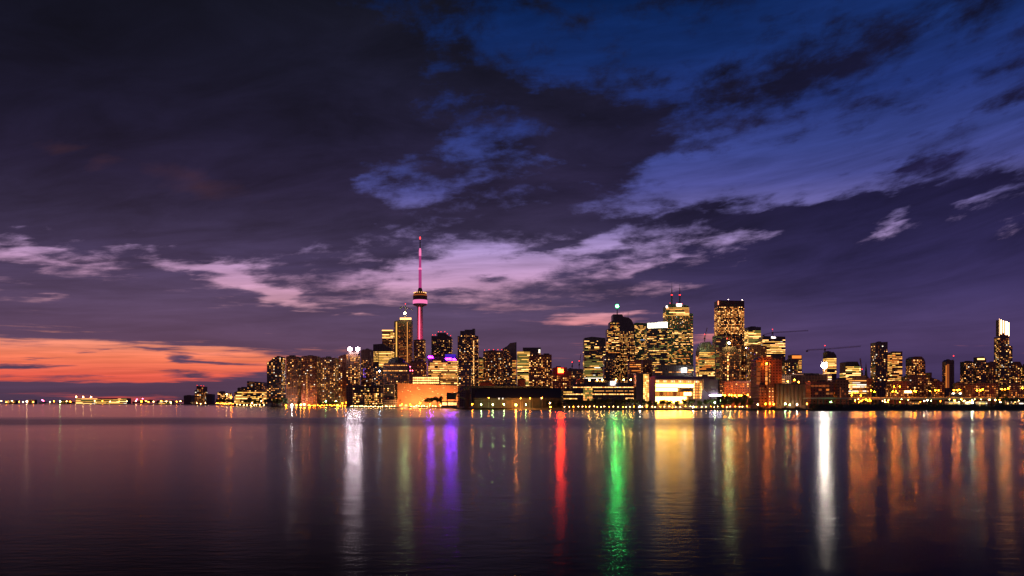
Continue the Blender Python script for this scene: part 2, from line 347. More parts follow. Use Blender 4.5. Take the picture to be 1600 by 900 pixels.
b_ = MB(); n_ = len(top_); b_.v = [(x, y, LAND) for x, y in top_] + [(x, y, -2) for x, y in top_]
b_.f.append(tuple(range(n_))); b_.mi.append(0)
for i in range(n_):
    j = (i + 1) % n_; b_.f.append((j, i, n_ + i, n_ + j)); b_.mi.append(1)
tag(b_.build('ground', [M['asphalt'], M['darkconcrete']]), 'flat city ground ending in a low concrete quay wall', None, None, 'structure')

# ------------------------------------------------------------------ buildings
NIND = 100
def panes(parent, items, name='window'):
    """items: (kind, x, y, z, w, h, rz). The first 100 by size are objects, the rest one mesh."""
    items = sorted(items, key=lambda t: -t[4] * t[5])
    for k, x, y, z, w, h, rz in items[:NIND]:
        o = bpy.data.objects.new(name, PANE[k]); o.location = (x, y, z); o.scale = (w, 1, h); o.rotation_euler = (0, 0, rz); link(o, parent)
    rest = items[NIND:]
    if rest:
        ks = sorted({t[0] for t in rest}); mb = MB()
        for k, x, y, z, w, h, rz in rest:
            c, s_ = math.cos(rz), math.sin(rz); b = len(mb.v)
            for dx, dy, dz in ((-.5, -.1, -.5), (.5, -.1, -.5), (.5, 0, -.5), (-.5, 0, -.5), (-.5, -.1, .5), (.5, -.1, .5), (.5, 0, .5), (-.5, 0, .5)):
                lx, ly = dx * w, dy; mb.v.append((x + lx * c - ly * s_, y + lx * s_ + ly * c, z + dz * h))
            for f in ((0, 1, 5, 4), (1, 2, 6, 5), (3, 0, 4, 7), (4, 5, 6, 7)): mb.f.append(tuple(b + i for i in f)); mb.mi.append(ks.index(k))
        o = mb.build(name, [WIN[k] for k in ks], parent); o['kind'] = 'stuff'
def pick(r, cols): return r.choices([c for c, _ in cols], [w for _, w in cols])[0]
C_RES = [('w', 5), ('d', 5), ('b', 1.7), ('a', 2), ('h', .8), ('o', 2.5)]
C_OFF = [('y', 5), ('w', 3), ('g', 3.5), ('b', 2), ('d', 2)]
C_GRN = [('y', 4), ('g', 5), ('b', 1.5), ('h', .4), ('d', 2)]
C_AMB = [('a', 5), ('w', 3), ('o', 4), ('b', .8), ('d', 3)]
C_PNK = [('w', 4), ('d', 3), ('b', 1), ('a', 2), ('o', 2), ('h', .5)]

class Bld: pass
def bld(name, label, cat, outline, D, mat='brown', wins=(), th=18, d=None, side=None, group=None, zb=LAND, roofbits=1, seed=None):
    px0, px1 = outline[0][0], outline[-1][0]
    r = random.Random(seed or int(px0 * 7 + outline[0][1] * 3 + D))
    t = math.radians(th); u0, u1 = ux(px0), ux(px1); Wd = (u1 - u0) * D
    side = side or ('R' if (px0 + px1) / 2 < 800 else 'L')
    u = abs(u1 if side == 'R' else u0); s_, c_ = math.sin(t), math.cos(t)
    sgn = (1 if (side == 'R') == (u1 < 0) else -1) if side == 'R' else (1 if u0 > 0 else -1)
    den = s_ + u * c_ * (sgn if side == 'R' else sgn)
    dm = d or min(Wd * .75, 45)
    if den > 0.02: dm = min(dm, .30 * Wd / den)
    d = dm
    if side == 'R':
        Xc = u1 * (D + d * c_) - d * s_; w = (Xc - u0 * D) / (c_ + u0 * s_)
        cx, cy = Xc - w / 2 * c_, D + w / 2 * s_; rz = -t
    else:
        Xc = u0 * (D + d * c_) + d * s_; w = (u1 * D - Xc) / (c_ - u1 * s_)
        cx, cy = Xc + w / 2 * c_, D + w / 2 * s_; rz = t
    e = empty(name, label, cat, (cx, cy, zb), rz, group)
    # a pixel column -> local x on the front face (through the true perspective of the turned wall)
    sg = -1 if side == 'R' else 1
    edge = (Xc / D)                      # direction of the near corner
    pe = 800 + edge * F
    def lx(px):
        k = (px - 800) / F
        k = max(k, edge) if side == 'L' else min(k, edge)
        dx, dy = math.cos(rz), math.sin(rz)
        tt = (k * cy - cx) / (dx - k * dy); return max(-w / 2, min(w / 2, tt))
    def dl(x): return cy + x * math.sin(rz)
    B = Bld(); B.e, B.w, B.d, B.lx, B.D, B.r, B.side, B.rz = e, w, d, lx, D, r, side, rz
    zl = lambda py, x=0: zz(py, dl(x)) - zb
    B.z = lambda py, px=None: zl(py, lx(px) if px is not None else 0)
    pts = []
    for px, py in outline:
        x = lx(px)
        if pts and abs(x - pts[-1][0]) < 1e-3 and abs(zl(py, x) - pts[-1][1]) < .05: continue
        pts.append((x, zl(py, x)))
    # corner column kept at the right height on the side face
    if pts[0][0] > -w / 2 + .01: pts.insert(0, (-w / 2, pts[0][1]))
    if pts[-1][0] < w / 2 - .01: pts.append((w / 2, pts[-1][1]))
    B.pts = pts
    mb = MB(); poly = [(-w / 2, 0)] + pts + [(w / 2, 0)]
    mb.prism([(x + (1e-4 * i if 0 else 0), z) for i, (x, z) in enumerate(poly)], 0, d)
    mb.build('wall', M[mat], e)
    def topz(x):
        for (xa, za), (xb, zb_) in zip(pts, pts[1:]):
            if xa - 1e-6 <= x <= xb + 1e-6 and xb > xa + 1e-6: return za + (zb_ - za) * (x - xa) / (xb - xa)
        return pts[-1][1]
    B.top = topz
    # roof furniture standing on the flat stretches
    if roofbits:
        rb = MB(); any_ = 0
        for (xa, za), (xb, zb_) in zip(pts, pts[1:]):
            if xb - xa > 8 and abs(za - zb_) < 1.5:
                zt = min(za, zb_)
                q0 = xa + (xb - xa) * r.uniform(.12, .4); q1 = q0 + (xb - xa) * r.uniform(.2, .45)
                rb.box(q0, q1, d * .25, d * .7, zt + .01, zt + r.uniform(1.5, 3.2)); any_ = 1
                for _ in range(2):
                    q = r.uniform(xa + 1, xb - 3); rb.box(q, q + 1.6, d * .08, d * .2, zt + .01, zt + 1.3)
        if any_: rb.build('roof_plant', M['roof'], e)
    items = []
    for wn in wins:
        st = wn.get('st', 'rand'); fh = wn.get('fh', 3.2); bw = wn.get('bw', 3.4); ww = wn.get('ww', 2.05); wh = wn.get('wh', 1.55); p = wn.get('p', .3)
        cols = wn.get('c', C_RES)
        faces = wn.get('faces', 'FS')
        xa, xb = (lx(wn['x'][0]), lx(wn['x'][1])) if 'x' in wn else (-w / 2, w / 2)
        ya, yb = wn.get('y', (0, 632))
        for fc in faces:
            if fc == 'F': L0, L1 = xa, xb
            else:
                if 'x' in wn and not ((side == 'R' and wn['x'][1] >= px1 - 1) or (side == 'L' and wn['x'][0] <= px0 + 1)): continue
                L0, L1 = 0, d
            nb = int((L1 - L0) / bw)
            if nb < 1: continue
            bwi = (L1 - L0) / nb; off = L0
            z1 = zl(ya) if ya > 0 else 1e9; z0 = max(2.0, zl(yb))
            colp = [r.uniform(.45, 1.55) for _ in range(nb)]
            z = z0 + fh * .5
            while z < min(z1, max(q[1] for q in pts)) - fh * .5:
                fp = r.uniform(.5, 1.5); run = 0; lit = False; k = 'w'; frow = pick(r, cols)
                i = 0
                while i < nb:
                    c = off + (i + .5) * bwi
                    tz = topz(c) if fc == 'F' else (pts[-1][1] if side == 'R' else pts[0][1])
                    if z + wh / 2 + .8 > tz: i += 1; continue
                    n = 1; W_ = ww
                    if st == 'rand': on = r.random() < p * fp * colp[i]; k = pick(r, cols)
                    elif st == 'cols': on = colp[i] > 1.55 - p * 1.1 and r.random() < .92; k = cols[i % len(cols)][0]
                    else:
                        on = r.random() < p * fp; n = min(nb - i, r.randint(1, wn.get('run', 5))); W_ = n * bwi - (bwi - ww) if on else 0
                        k = frow if r.random() < .6 else pick(r, cols)
                        c = off + (i + n / 2) * bwi
                    if not on and r.random() < (.20 if st == 'rand' else .16) and zl(yb) < z:  # some unlit cells get dim panes added to imitate the city glow
                        on, k, n, W_, c = True, 'o' if r.random() < .75 else 'd', 1, ww, off + (i + .5) * bwi
                    if on:
                        hh = wh * r.uniform(.8, 1.1)
                        if st == 'rand' and r.random() < .15: W_ = ww * .55
                        jx = r.uniform(-.25, .25) if st == 'rand' else 0
                        if fc == 'F': items.append((k, c + jx, 0, z, W_, hh, 0))
                        elif side == 'R': items.append((k, w / 2, c, z, W_, hh, math.pi / 2))
                        else: items.append((k, -w / 2, d - c, z, W_, hh, -math.pi / 2))
                    i += n
                z += fh
    B.items = items
    panes(e, items)
    return B
def part_box(B, name, px0, px1, py0, py1, out=.3, thick=.3, mat=None, z_=None):
    """a slab standing proud of the front face between two pixel columns and rows"""
    x0, x1 = B.lx(px0), B.lx(px1); zt, zb_ = B.z(py0, (px0 + px1) / 2), B.z(py1, (px0 + px1) / 2)
    mb = MB(); mb.box(x0, x1, -out - thick, -out, zb_, zt); return mb.build(name, mat, B.e)
def beacons(B, pxs, mat='beacon', size=.9, py=None):
    for px in pxs:
        x = B.lx(px); z = B.top(x) if py is None else B.z(py, px)
        mb = MB(); mb.tube((x, 1.2, z), (x, 1.2, z + 2.2), .15, n=4, mi=0); mb.lathe([(.1, z + 2.2), (size * .6, z + 2.5), (size * .6, z + 3.1), (.1, z + 3.5)], 6, (x, 1.2), 1)
        mb.build('beacon', [M['steel'], M[mat]], B.e)
M['beacon'] = bulb('beacon_red', (1, .03, .03), 6)
M['beaconw'] = bulb('beacon_white', (1, .75, .6), 25)
# ================================================================== the skyline, west to east
def W(**k): return k
AT, OT = 'apartment_tower', 'office_tower'
# --- far west shore
bld('terminal_building', 'very long low lit terminal on the far western shore', 'terminal', [(118, 622.5), (205, 622)], 5300, 'grey', [W(st='rows', p=.9, fh=6, bw=12, ww=9, wh=3.2, run=9, c=[('y', 3), ('g', 3), ('h', 2), ('b', 2)], faces='F')], 0, 60, roofbits=0)
bld('harbour_shed', 'low pale lit shed behind small trees on far west shore', 'shed', [(246, 627), (272, 625.5)], 4300, 'grey', [W(st='rows', p=.9, fh=4, bw=6, ww=5, wh=2.6, run=6, c=[('h', 3), ('y', 3), ('g', 2)], faces='F')], 0, 40, roofbits=0)
for a, b, y, t in ((8, 28, 625.5, 'leftmost'), (44, 58, 624.5, 'second'), (92, 112, 625, 'third')):
    bld('lakeside_house', f'{t} of the tiny dark low buildings on the far west shore', 'building', [(a, y), (b, y)], 5800, 'slate', [W(st='rand', p=.5, fh=4, bw=9, ww=7, wh=3, c=C_RES, faces='F')], 0, 30, group='low buildings on the far shore', roofbits=0)
bld('dark_warehouse', 'unlit dark block left of the small red tipped tower', 'warehouse', [(287, 618), (304, 617.5)], 3300, 'slate', [], 0, 60)
B = bld(AT, 'small dark tower with red rooftop lights among dark warehouses', 'tower', [(304, 610), (307, 610), (307, 603), (322, 604), (322, 611), (324, 611)], 3400, 'brown', [W(p=.45, fh=6, bw=8, ww=5, wh=3, c=C_PNK)], 0, 60); beacons(B, [308, 314, 320], size=3)
bld('dark_warehouse', 'unlit dark block right of the small red tipped tower', 'warehouse', [(322, 615), (336, 616)], 3250, 'slate', [], 0, 60)
bld('waterside_block', 'small block with orange and yellow lights beside the dark warehouses', 'building', [(340, 613), (345, 611), (345, 615), (362, 614)], 2600, 'brick', [W(st='rand', p=.8, fh=3.6, bw=4.5, ww=3.4, wh=2.2, c=[('y', 3), ('b', 3), ('a', 3), ('h', 1)])], 0, 40)
# --- west cluster
bld('hospital_block', 'wide stepped mid-rise with rows of yellow windows left of the condos', 'building', [(366, 613), (371, 613), (371, 606), (386, 606), (386, 595.5), (418, 597)], 2190, 'slate',
    [W(st='rows', p=.85, y=(612, 631), fh=4.2, bw=4, ww=3.2, wh=2.4, run=4, c=[('y', 5), ('b', 3), ('w', 3)]), W(st='rand', p=.22, y=(596, 612), fh=4, bw=5, ww=3.4, wh=2, c=C_RES)], 0, 50)
bld(AT, 'leftmost dark condominium tower with a sloped stepped roof', 'tower', [(417, 566), (420, 565), (424, 562), (428, 558), (446, 557)], 1580, 'slate', [W(p=.42, y=(558, 626), c=[('w', 5), ('b', 3), ('h', 1.5), ('y', 2), ('d', 3), ('c', .5)], bw=3.6)], 0, 30)
bld(AT, 'flat topped brown condominium slab second from the left', 'tower', [(447, 557), (471, 557)], 1600, 'brown', [W(p=.26, y=(560, 632), c=C_PNK)], 0, 30)
bld(AT, 'condominium slab with a curved roofline third from the left', 'tower', [(471, 557), (476, 556), (494, 556), (498, 557), (501, 559)], 1590, 'brick', [W(p=.27, y=(560, 632), c=C_PNK), W(st='cols', p=.28, y=(584, 626), x=(478, 492), c=[('w', 1), ('b', 1), ('a', 1)], faces='F')], 0, 30)
bld(AT, 'condominium slab with many scattered windows and one bright top light', 'tower', [(501, 559), (529, 559)], 1570, 'brown', [W(p=.42, y=(560, 630), c=C_RES + [('b', 2)])], 0, 30)
bld(AT, 'brown condominium slab with a blank reddish flank lit from below', 'tower', [(529, 557), (534, 555), (548, 555)], 1555, 'brick', [W(p=.35, y=(558, 626), x=(529, 535), c=C_RES, faces='F')], 0, 14)
B = bld(AT, 'brown tower carrying two big white floodlights on its roof', 'tower', [(541, 553), (563, 553)], 1480, 'brown', [W(p=.42, y=(554, 602), c=[('w', 4), ('b', 3), ('a', 3), ('o', 2)])], 0, 25, roofbits=0)
M['flood_white'] = bulb('floodlight_white', (1.0, .72, .74), 160)
fl = B
bld(AT, 'brown tower with a dark green crown beside the floodlit one', 'tower', [(564, 548), (567, 546), (581, 546), (583, 549)], 1620, 'brown', [W(p=.22, y=(558, 606), c=C_PNK), W(st='rand', p=.5, y=(572, 590), x=(567, 572), bw=3, c=[('v', 1)], faces='F')], 0, 25)
bld(OT, 'office block with golden window rows under a black top storey', 'tower', [(583, 538), (598, 537), (616, 545)], 1850, 'slate', [W(st='rows', p=1.3, y=(547, 592), x=(592, 616), fh=3.6, bw=3.4, ww=3.0, wh=1.9, run=8, c=[('y', 6), ('b', 2)]), W(st='rows', p=.5, y=(546, 592), x=(583, 592), fh=3.6, c=[('y', 3), ('b', 1)], faces='F')], 0, 30, roofbits=0)
B = bld(AT, 'tower with a flared lit crown behind the golden office block', 'tower', [(597, 517), (617, 517)], 2050, 'brown', [W(st='rows', p=1.2, y=(516, 529), fh=4, bw=3.4, ww=3.0, wh=2.2, run=6, c=[('y', 5), ('b', 3)]), W(p=.3, y=(529, 545), c=C_RES)], 0, 30, roofbits=0)
part_box(B, 'crown_ledge', 596, 617, 515.6, 517.2, 1.5, 1.2, WIN['b'])
B = bld(AT, 'tall unfinished condominium tower with vertical light strips and rooftop crane', 'tower', [(616, 502), (624, 500), (645, 500)], 1950, 'brown', [W(st='rand', p=.28, y=(505, 568), bw=3, fh=3, c=[('o', 5), ('d', 3), ('a', 2)]), W(st='rows', p=.5, y=(538, 575), x=(624, 645), fh=3, c=[('o', 5), ('d', 2)], faces='F')], 0, 30, roofbits=0)
part_box(B, 'light_strip', 618.6, 620.4, 503, 566, .2, .3, WIN['y']); part_box(B, 'light_strip', 636, 636.9, 503, 566, .2, .3, WIN['w'])
part_box(B, 'lit_parapet', 625, 645, 496.5, 499.5, .3, .4, WIN['b']); towerI = B
B = bld(AT, 'dark reddish tower standing in front of the tall lit mast', 'tower', [(646, 531), (665, 530)], 1780, 'brown', [W(p=.32, y=(532, 590), c=C_RES)], 0, 30)
B = bld(AT, 'dark tower with red rooftop lights behind the blue sign building', 'tower', [(674, 525), (683, 525), (683, 520), (696, 520), (700, 524), (707, 527)], 1950, 'slate', [W(p=.30, y=(528, 558), c=[('w', 3), ('y', 3), ('b', 2), ('d', 3)])], 0, 30, roofbits=0)
beacons(B, [676, 680, 685, 689, 695, 699, 704], size=1.5)
B = bld(AT, 'tallest dark condominium tower with notched roof right of the blue sign', 'tower', [(715, 525), (719, 525), (719, 517), (726, 517), (726, 515), (738, 515), (738, 513.5), (742, 513.5), (742, 524), (748, 525)], 1800, 'slate', [W(p=.30, y=(520, 605), c=C_RES + [('b', 1)]), W(st='cols', p=.2, y=(530, 600), x=(736, 747), c=[('w', 1), ('b', 1)], faces='F')], 0, 30, roofbits=0)
bld(AT, 'lower pinkish block at the foot of the notched condominium tower', 'tower', [(717, 571), (730, 568), (737, 570)], 1450, 'grey', [W(p=.35, y=(572, 606), c=C_RES)], 0, 20)
bld(OT, 'narrow amber lit slab right of the notched tower', 'tower', [(747, 557), (755, 559)], 1950, 'stone', [W(st='rows', p=.9, fh=3.4, bw=3, ww=2.4, y=(560, 606), c=[('a', 4), ('y', 4), ('g', 2)])], 0, 25)
B = bld(AT, 'broad brown tower with thin red roof lights in mid skyline', 'tower', [(755, 549), (763, 548), (786, 548)], 1850, 'brown', [W(p=.42, y=(550, 600), c=C_RES)], 0, 30); beacons(B, [757, 764, 771, 778, 784], size=1.0)
B = bld(AT, 'tower with a roof sloping up to the right and amber flank', 'tower', [(785, 545), (792, 541), (797, 536), (807, 534.5)], 1900, 'grey', [W(p=.35, y=(546, 600), x=(785, 800), c=C_RES), W(st='rows', p=1.0, y=(562, 600), x=(800, 808), fh=3.2, bw=3, ww=2.6, c=[('a', 3), ('y', 2), ('d', 2)], faces='F')], 0, 24, roofbits=0)
B = bld(OT, 'yellow green lit office block with a flat dark roof screen', 'tower', [(808, 549), (817, 549), (817, 543), (845, 543)], 1900, 'slate', [W(st='rows', p=1.1, y=(549, 606), x=(808, 828), fh=3.5, bw=3.2, ww=2.9, wh=2.0, run=7, c=[('y', 5), ('g', 4), ('b', 3)]), W(st='rand', p=.4, y=(549, 606), x=(828, 845), c=C_OFF, faces='F')], 0, 30, roofbits=0)
part_box(B, 'roof_lamp', 841.5, 844, 546, 551.5, .3, .5, WIN['h'])
B = bld(AT, 'wide brown residential block covered in warm scattered windows', 'tower', [(826, 557), (842, 554), (862, 554)], 1560, 'brick', [W(p=.42, y=(556, 606), c=[('w', 5), ('b', 3), ('y', 2), ('a', 2), ('d', 2)])], 0, 30)
bld('mid_rise', 'orange tinted mid-rise carrying the red illuminated sign', 'building', [(862, 575), (866, 574), (886, 574), (886, 580), (892, 580)], 1350, 'brick', [W(p=.42, y=(584, 607), c=[('a', 4), ('w', 3), ('b', 2), ('o', 3)])], 0, 30); redB = None
bld('mid_rise', 'plain dark block under faint cranes between red sign and green offices', 'building', [(886, 576), (898, 576), (911, 577)], 1700, 'grey', [W(p=.18, y=(578, 596), c=C_RES)], 0, 30)
# --- financial district
B = bld(OT, 'dark office tower lit in greenish rows, left of the green lamp spire', 'tower', [(911, 528), (925, 526), (946, 528)], 2000, 'glassy', [W(st='rows', p=.30, y=(530, 560), fh=3.8, bw=3, ww=2.6, wh=1.8, run=4, c=C_GRN), W(st='rows', p=.75, y=(560, 592), fh=3.8, bw=3, ww=2.6, wh=1.9, run=6, c=C_GRN)], 0, 35)
spire = bld(OT, 'stepped glass tower topped by the brilliant green lamp', 'tower', [(944, 545), (946, 531), (949, 531), (949, 514), (953, 514), (953, 503), (958, 501), (958, 491), (972, 491), (974, 495), (982, 496), (987, 500), (991, 508), (992, 520)], 2100, 'glassy',
    [W(st='rows', p=.5, y=(503, 552), x=(946, 968), fh=3.9, bw=3, ww=2.3, wh=1.8, run=3, c=[('y', 5), ('b', 3), ('a', 2), ('w', 2)]), W(st='rand', p=.40, y=(516, 600), x=(966, 992), fh=3.6, bw=3, c=[('w', 4), ('y', 3), ('b', 2), ('a', 2)]), W(st='rand', p=.4, y=(552, 600), x=(946, 966), fh=3.6, bw=3, c=[('w', 4), ('y', 3), ('b', 2)], faces='F')], 0, 40, roofbits=0)
bld(AT, 'dark narrow block at the foot of the green lamp tower', 'tower', [(942, 555), (961, 554)], 1700, 'slate', [W(p=.2, y=(557, 600), c=C_RES)], 0, 25)
bld(OT, 'dark office tower behind and right of the green lamp tower', 'tower', [(988, 505), (995, 504), (1012, 505)], 2400, 'glassy', [W(st='rows', p=.36, y=(506, 570), fh=3.9, bw=3.2, ww=2.5, wh=1.7, run=3, c=[('y', 4), ('b', 2), ('w', 3), ('c', .4)])], 0, 40)
crown = bld(OT, 'yellow lit office tower wearing a glaring white crown', 'tower', [(1007, 516), (1012, 512), (1043, 511)], 1800, 'glassy', [W(st='rows', p=.48, y=(513, 600), fh=3.9, bw=3.0, ww=2.2, wh=1.55, run=3, c=[('y', 6), ('g', 3), ('b', 3), ('w', 3)])], 0, 35, roofbits=0)
twin = bld(OT, 'tallest white stone tower carrying two tall black antennas', 'tower', [(1036, 483), (1040, 478), (1046, 475), (1064, 475), (1076, 478), (1077, 489), (1083, 490)], 2350, 'stone',
    [W(st='rows', p=.8, y=(479, 494), x=(1036, 1077), fh=4.4, bw=3, ww=2.6, wh=2.0, run=9, c=[('y', 4), ('b', 3), ('w', 3)]), W(st='rand', p=.34, y=(494, 512), fh=3.8, bw=3, c=C_RES), W(st='rows', p=.40, y=(512, 600), fh=3.9, bw=3.1, ww=2.2, wh=1.55, run=3, c=[('w', 4), ('y', 4), ('b', 2), ('a', 2)])], 0, 45, roofbits=0)
bld('mid_rise', 'glowing orange low block between the spire tower and crown tower', 'building', [(980, 576), (984, 565), (994, 562), (1002, 563)], 1400, 'brick', [W(st='rows', p=.7, y=(564, 584), fh=3.6, c=[('a', 5), ('o', 3), ('w', 2)])], 0, 25)
bld('mid_rise', 'brown low block below the tower with the white crown', 'building', [(1001, 562), (1019, 563)], 1450, 'brick', [W(p=.25, y=(565, 584), c=C_AMB)], 0, 25)
bld('mid_rise', 'dark green fronted block bearing two bright white sign boxes', 'building', [(1019, 572), (1040, 570), (1084, 571)], 1380, 'slate', [W(st='rows', p=.28, y=(573, 586), fh=3.4, c=C_OFF)], 0, 25)
B = bld(OT, 'amber striped tower under a dark greenish unfinished crown', 'tower', [(1087, 553), (1090, 548), (1095, 541), (1098, 535), (1109, 534), (1114, 542), (1117, 547)], 1600, 'stone', [W(st='rows', p=.95, y=(548, 588), fh=3.3, bw=2.8, ww=2.4, wh=1.9, run=5, c=[('y', 5), ('g', 3), ('a', 3), ('b', 1)]), W(p=.18, y=(536, 548), c=[('g', 3), ('c', 1)])], 0, 30, roofbits=0)
scotia = bld(OT, 'broad red granite tower gridded with pink lit windows and red sign', 'tower', [(1116, 469), (1163, 470)], 2300, 'granite', [W(st='rand', p=.68, y=(477, 524), fh=4.2, bw=3.1, ww=2.2, wh=2.0, c=[('w', 5), ('a', 2), ('b', 2), ('d', 3)]), W(st='rand', p=.35, y=(524, 600), fh=3.9, bw=3, c=C_AMB)], 0, 45)
bld(OT, 'grey slab standing before the red granite tower', 'tower', [(1113, 524), (1136, 524)], 1750, 'grey', [W(st='rows', p=.5, y=(525, 600), fh=3.3, c=[('g', 3), ('d', 4), ('w', 2), ('o', 3)])], 0, 30)
B = bld(AT, 'unfinished concrete tower core with yellow work lamps up its middle', 'tower', [(1124, 549), (1128, 542), (1150, 541), (1152, 548), (1155, 550)], 1500, 'granite', [W(st='rand', p=.25, y=(550, 616), c=C_AMB)], 0, 25, roofbits=0)
coreB = B
for k in range(13): part_box(B, 'work_lamp', 1136.4, 1138.2, 551 + k * 5, 554 + k * 5, .2, .3, WIN['b' if k % 3 else 'a'])
bld(AT, 'brown tower with amber windows right of the unfinished core', 'tower', [(1153, 543), (1166, 540), (1171, 541)], 1620, 'brick', [W(p=.55, y=(543, 622), c=[('a', 4), ('w', 3), ('b', 2), ('o', 3)])], 0, 25)
bld(OT, 'black topped office tower with bright yellow rows', 'tower', [(1163, 513), (1168, 511), (1189, 511)], 2100, 'slate', [W(st='rows', p=.95, y=(516, 540), fh=3.7, bw=3, ww=2.7, wh=2.0, run=7, c=[('y', 5), ('g', 3), ('b', 4)])], 0, 35, roofbits=1)
B = bld(OT, 'wide yellow lit office tower with a small white roof sign', 'tower', [(1184, 531), (1193, 525), (1227, 526)], 1900, 'slate', [W(st='rows', p=.9, y=(529, 553), fh=3.9, bw=3, ww=2.7, wh=1.6, run=6, c=[('y', 5), ('b', 4), ('h', 1)]), W(st='rows', p=.4, y=(553, 566), fh=3.4, c=[('y', 3), ('b', 2)])], 0, 35)
offsign = B
bld(AT, 'brown residential block with pinkish and violet windows', 'tower', [(1166, 540), (1175, 538), (1198, 540)], 1550, 'brick', [W(p=.40, y=(542, 616), c=[('w', 4), ('a', 3), ('d', 3), ('b', 1), ('v', .5), ('h', .5)])], 0, 25)
B = bld('grain_elevator', 'dark tall brick block with amber recessed bays near the water', 'elevator', [(1173, 566), (1179, 562), (1190, 557), (1206, 557), (1209, 560), (1222, 561)], 930, 'brick', [], 0, 22, roofbits=0)
eleB = B
bld(OT, 'grey green lit office block left of the gold topped one', 'tower', [(1219, 563), (1232, 562), (1247, 563)], 1500, 'slate', [W(st='rand', p=.45, y=(566, 606), c=[('y', 2), ('h', 1), ('w', 3), ('g', 2)])], 0, 25)
B = bld(OT, 'rounded block with a floodlit gold roof drum', 'tower', [(1231, 556), (1236, 554), (1249, 554), (1253, 556)], 1650, 'brown', [W(st='rows', p=.7, y=(560, 590), fh=3.4, c=[('y', 3), ('b', 3), ('w', 2)])], 0, 30, roofbits=0)
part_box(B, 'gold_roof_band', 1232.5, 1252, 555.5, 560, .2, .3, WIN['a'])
for px0, px1, lab in ((1221, 1233, 'leftmost'), (1233, 1246, 'middle'), (1246, 1259, 'rightmost')): pass
B = bld(OT, 'yellow lit slab with rooftop garden behind the giant floodlight', 'tower', [(1286, 553), (1292, 550), (1303, 550), (1307, 556)], 1750, 'slate', [W(st='rows', p=1.1, y=(558, 584), fh=3.5, bw=3, ww=2.8, wh=2, run=8, c=[('y', 4), ('b', 4), ('w', 2)])], 0, 28)
bld('mid_rise', 'trapezoid yellow lit block with black roof', 'building', [(1312, 581), (1315, 573), (1318, 566), (1324, 565), (1340, 565), (1343, 571), (1345, 578)], 1550, 'slate', [W(st='rows', p=1.15, y=(570, 590), fh=3.2, bw=3, ww=2.8, wh=1.9, run=7, c=[('y', 5), ('g', 3), ('b', 3)])], 0, 28, roofbits=0)
bld('mid_rise', 'lower white striped block right of the trapezoid one', 'building', [(1322, 590), (1334, 588), (1352, 586), (1354, 592)], 1250, 'slate', [W(st='rows', p=.75, y=(588, 616), fh=3.3, bw=3, ww=2.7, wh=1.6, run=6, c=[('h', 2), ('y', 3), ('b', 2), ('w', 2)])], 0, 25)
bld(AT, 'tall dark slab with white dots, tallest between crane and east end', 'tower', [(1360, 535), (1387, 534)], 1500, 'slate', [W(p=.20, y=(538, 608), c=[('b', 3), ('h', 2), ('w', 3), ('d', 3)])], 0, 28)
bld(AT, 'yellow lit balcony tower right of the tall dark slab', 'tower', [(1387, 553), (1393, 550), (1410, 549)], 1560, 'brown', [W(st='rows', p=.62, y=(551, 606), fh=3.3, bw=3, ww=2.6, wh=1.8, run=4, c=[('y', 4), ('w', 4), ('b', 2), ('a', 2)])], 0, 28)
bld(AT, 'brown tower with rounded shoulders and amber rooms', 'tower', [(1415, 571), (1418, 566), (1422, 560), (1430, 557), (1440, 557), (1444, 561), (1446, 566)], 1600, 'brown', [W(p=.5, y=(560, 606), c=[('a', 4), ('w', 4), ('b', 1.5), ('o', 3)])], 0, 28, roofbits=0)
bld('mid_rise', 'low lit block with a small dark roof box east of the rounded tower', 'building', [(1446, 590), (1448, 582), (1456, 582), (1456, 590), (1468, 594)], 1500, 'brown', [W(st='rows', p=.4, y=(588, 606), c=C_PNK)], 0, 25)
B = bld(AT, 'isolated tower half amber, half black, with a red mast', 'tower', [(1472, 575), (1476, 565), (1481, 562), (1491, 563)], 1500, 'slate', [W(p=.3, y=(568, 606), x=(1472, 1477), c=C_AMB, faces='FS')], 0, 24)
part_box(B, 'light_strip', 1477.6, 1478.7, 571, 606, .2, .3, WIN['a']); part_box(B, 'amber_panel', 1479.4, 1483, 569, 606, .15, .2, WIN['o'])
bld(AT, 'dark stepped block left of the ring crowned tower', 'tower', [(1500, 582), (1506, 580), (1506, 565), (1521, 565)], 1560, 'slate', [W(p=.33, y=(567, 610), c=C_RES)], 0, 25)
B = bld(AT, 'round crowned tower with a bright ring near its top', 'tower', [(1521, 562), (1524, 558), (1537, 557), (1541, 561)], 1600, 'slate', [W(p=.33, y=(565, 610), c=C_RES)], 0, 25, roofbits=0)
part_box(B, 'crown_ring', 1523, 1538, 560, 562.2, .4, .4, WIN['b'])
bld(AT, 'flat dark block with two bright top windows', 'tower', [(1541, 566), (1556, 566)], 1500, 'brown', [W(p=.30, y=(568, 610), c=C_RES + [('a', 2)])], 0, 25)
east = bld(AT, 'tallest eastern tower crowned by slanting white light blades', 'tower', [(1553, 526), (1577, 525), (1577, 540), (1582, 541)], 1620, 'glassy', [W(p=.36, y=(528, 606), bw=3, c=[('w', 4), ('b', 2), ('y', 2), ('d', 3), ('h', 1)])], 0, 28, roofbits=0)
bld(AT, 'dark rounded block right of the white bladed tower', 'tower', [(1582, 567), (1587, 565), (1594, 565), (1597, 570)], 1560, 'brown', [W(p=.42, y=(568, 610), c=[('w', 4), ('a', 3), ('b', 1.5), ('d', 2)])], 0, 25, roofbits=0)
bld(AT, 'last dark block cut by the right edge of the view', 'tower', [(1595, 571), (1612, 570)], 1450, 'slate', [W(p=.3, y=(573, 612), c=C_OFF)], 0, 25)
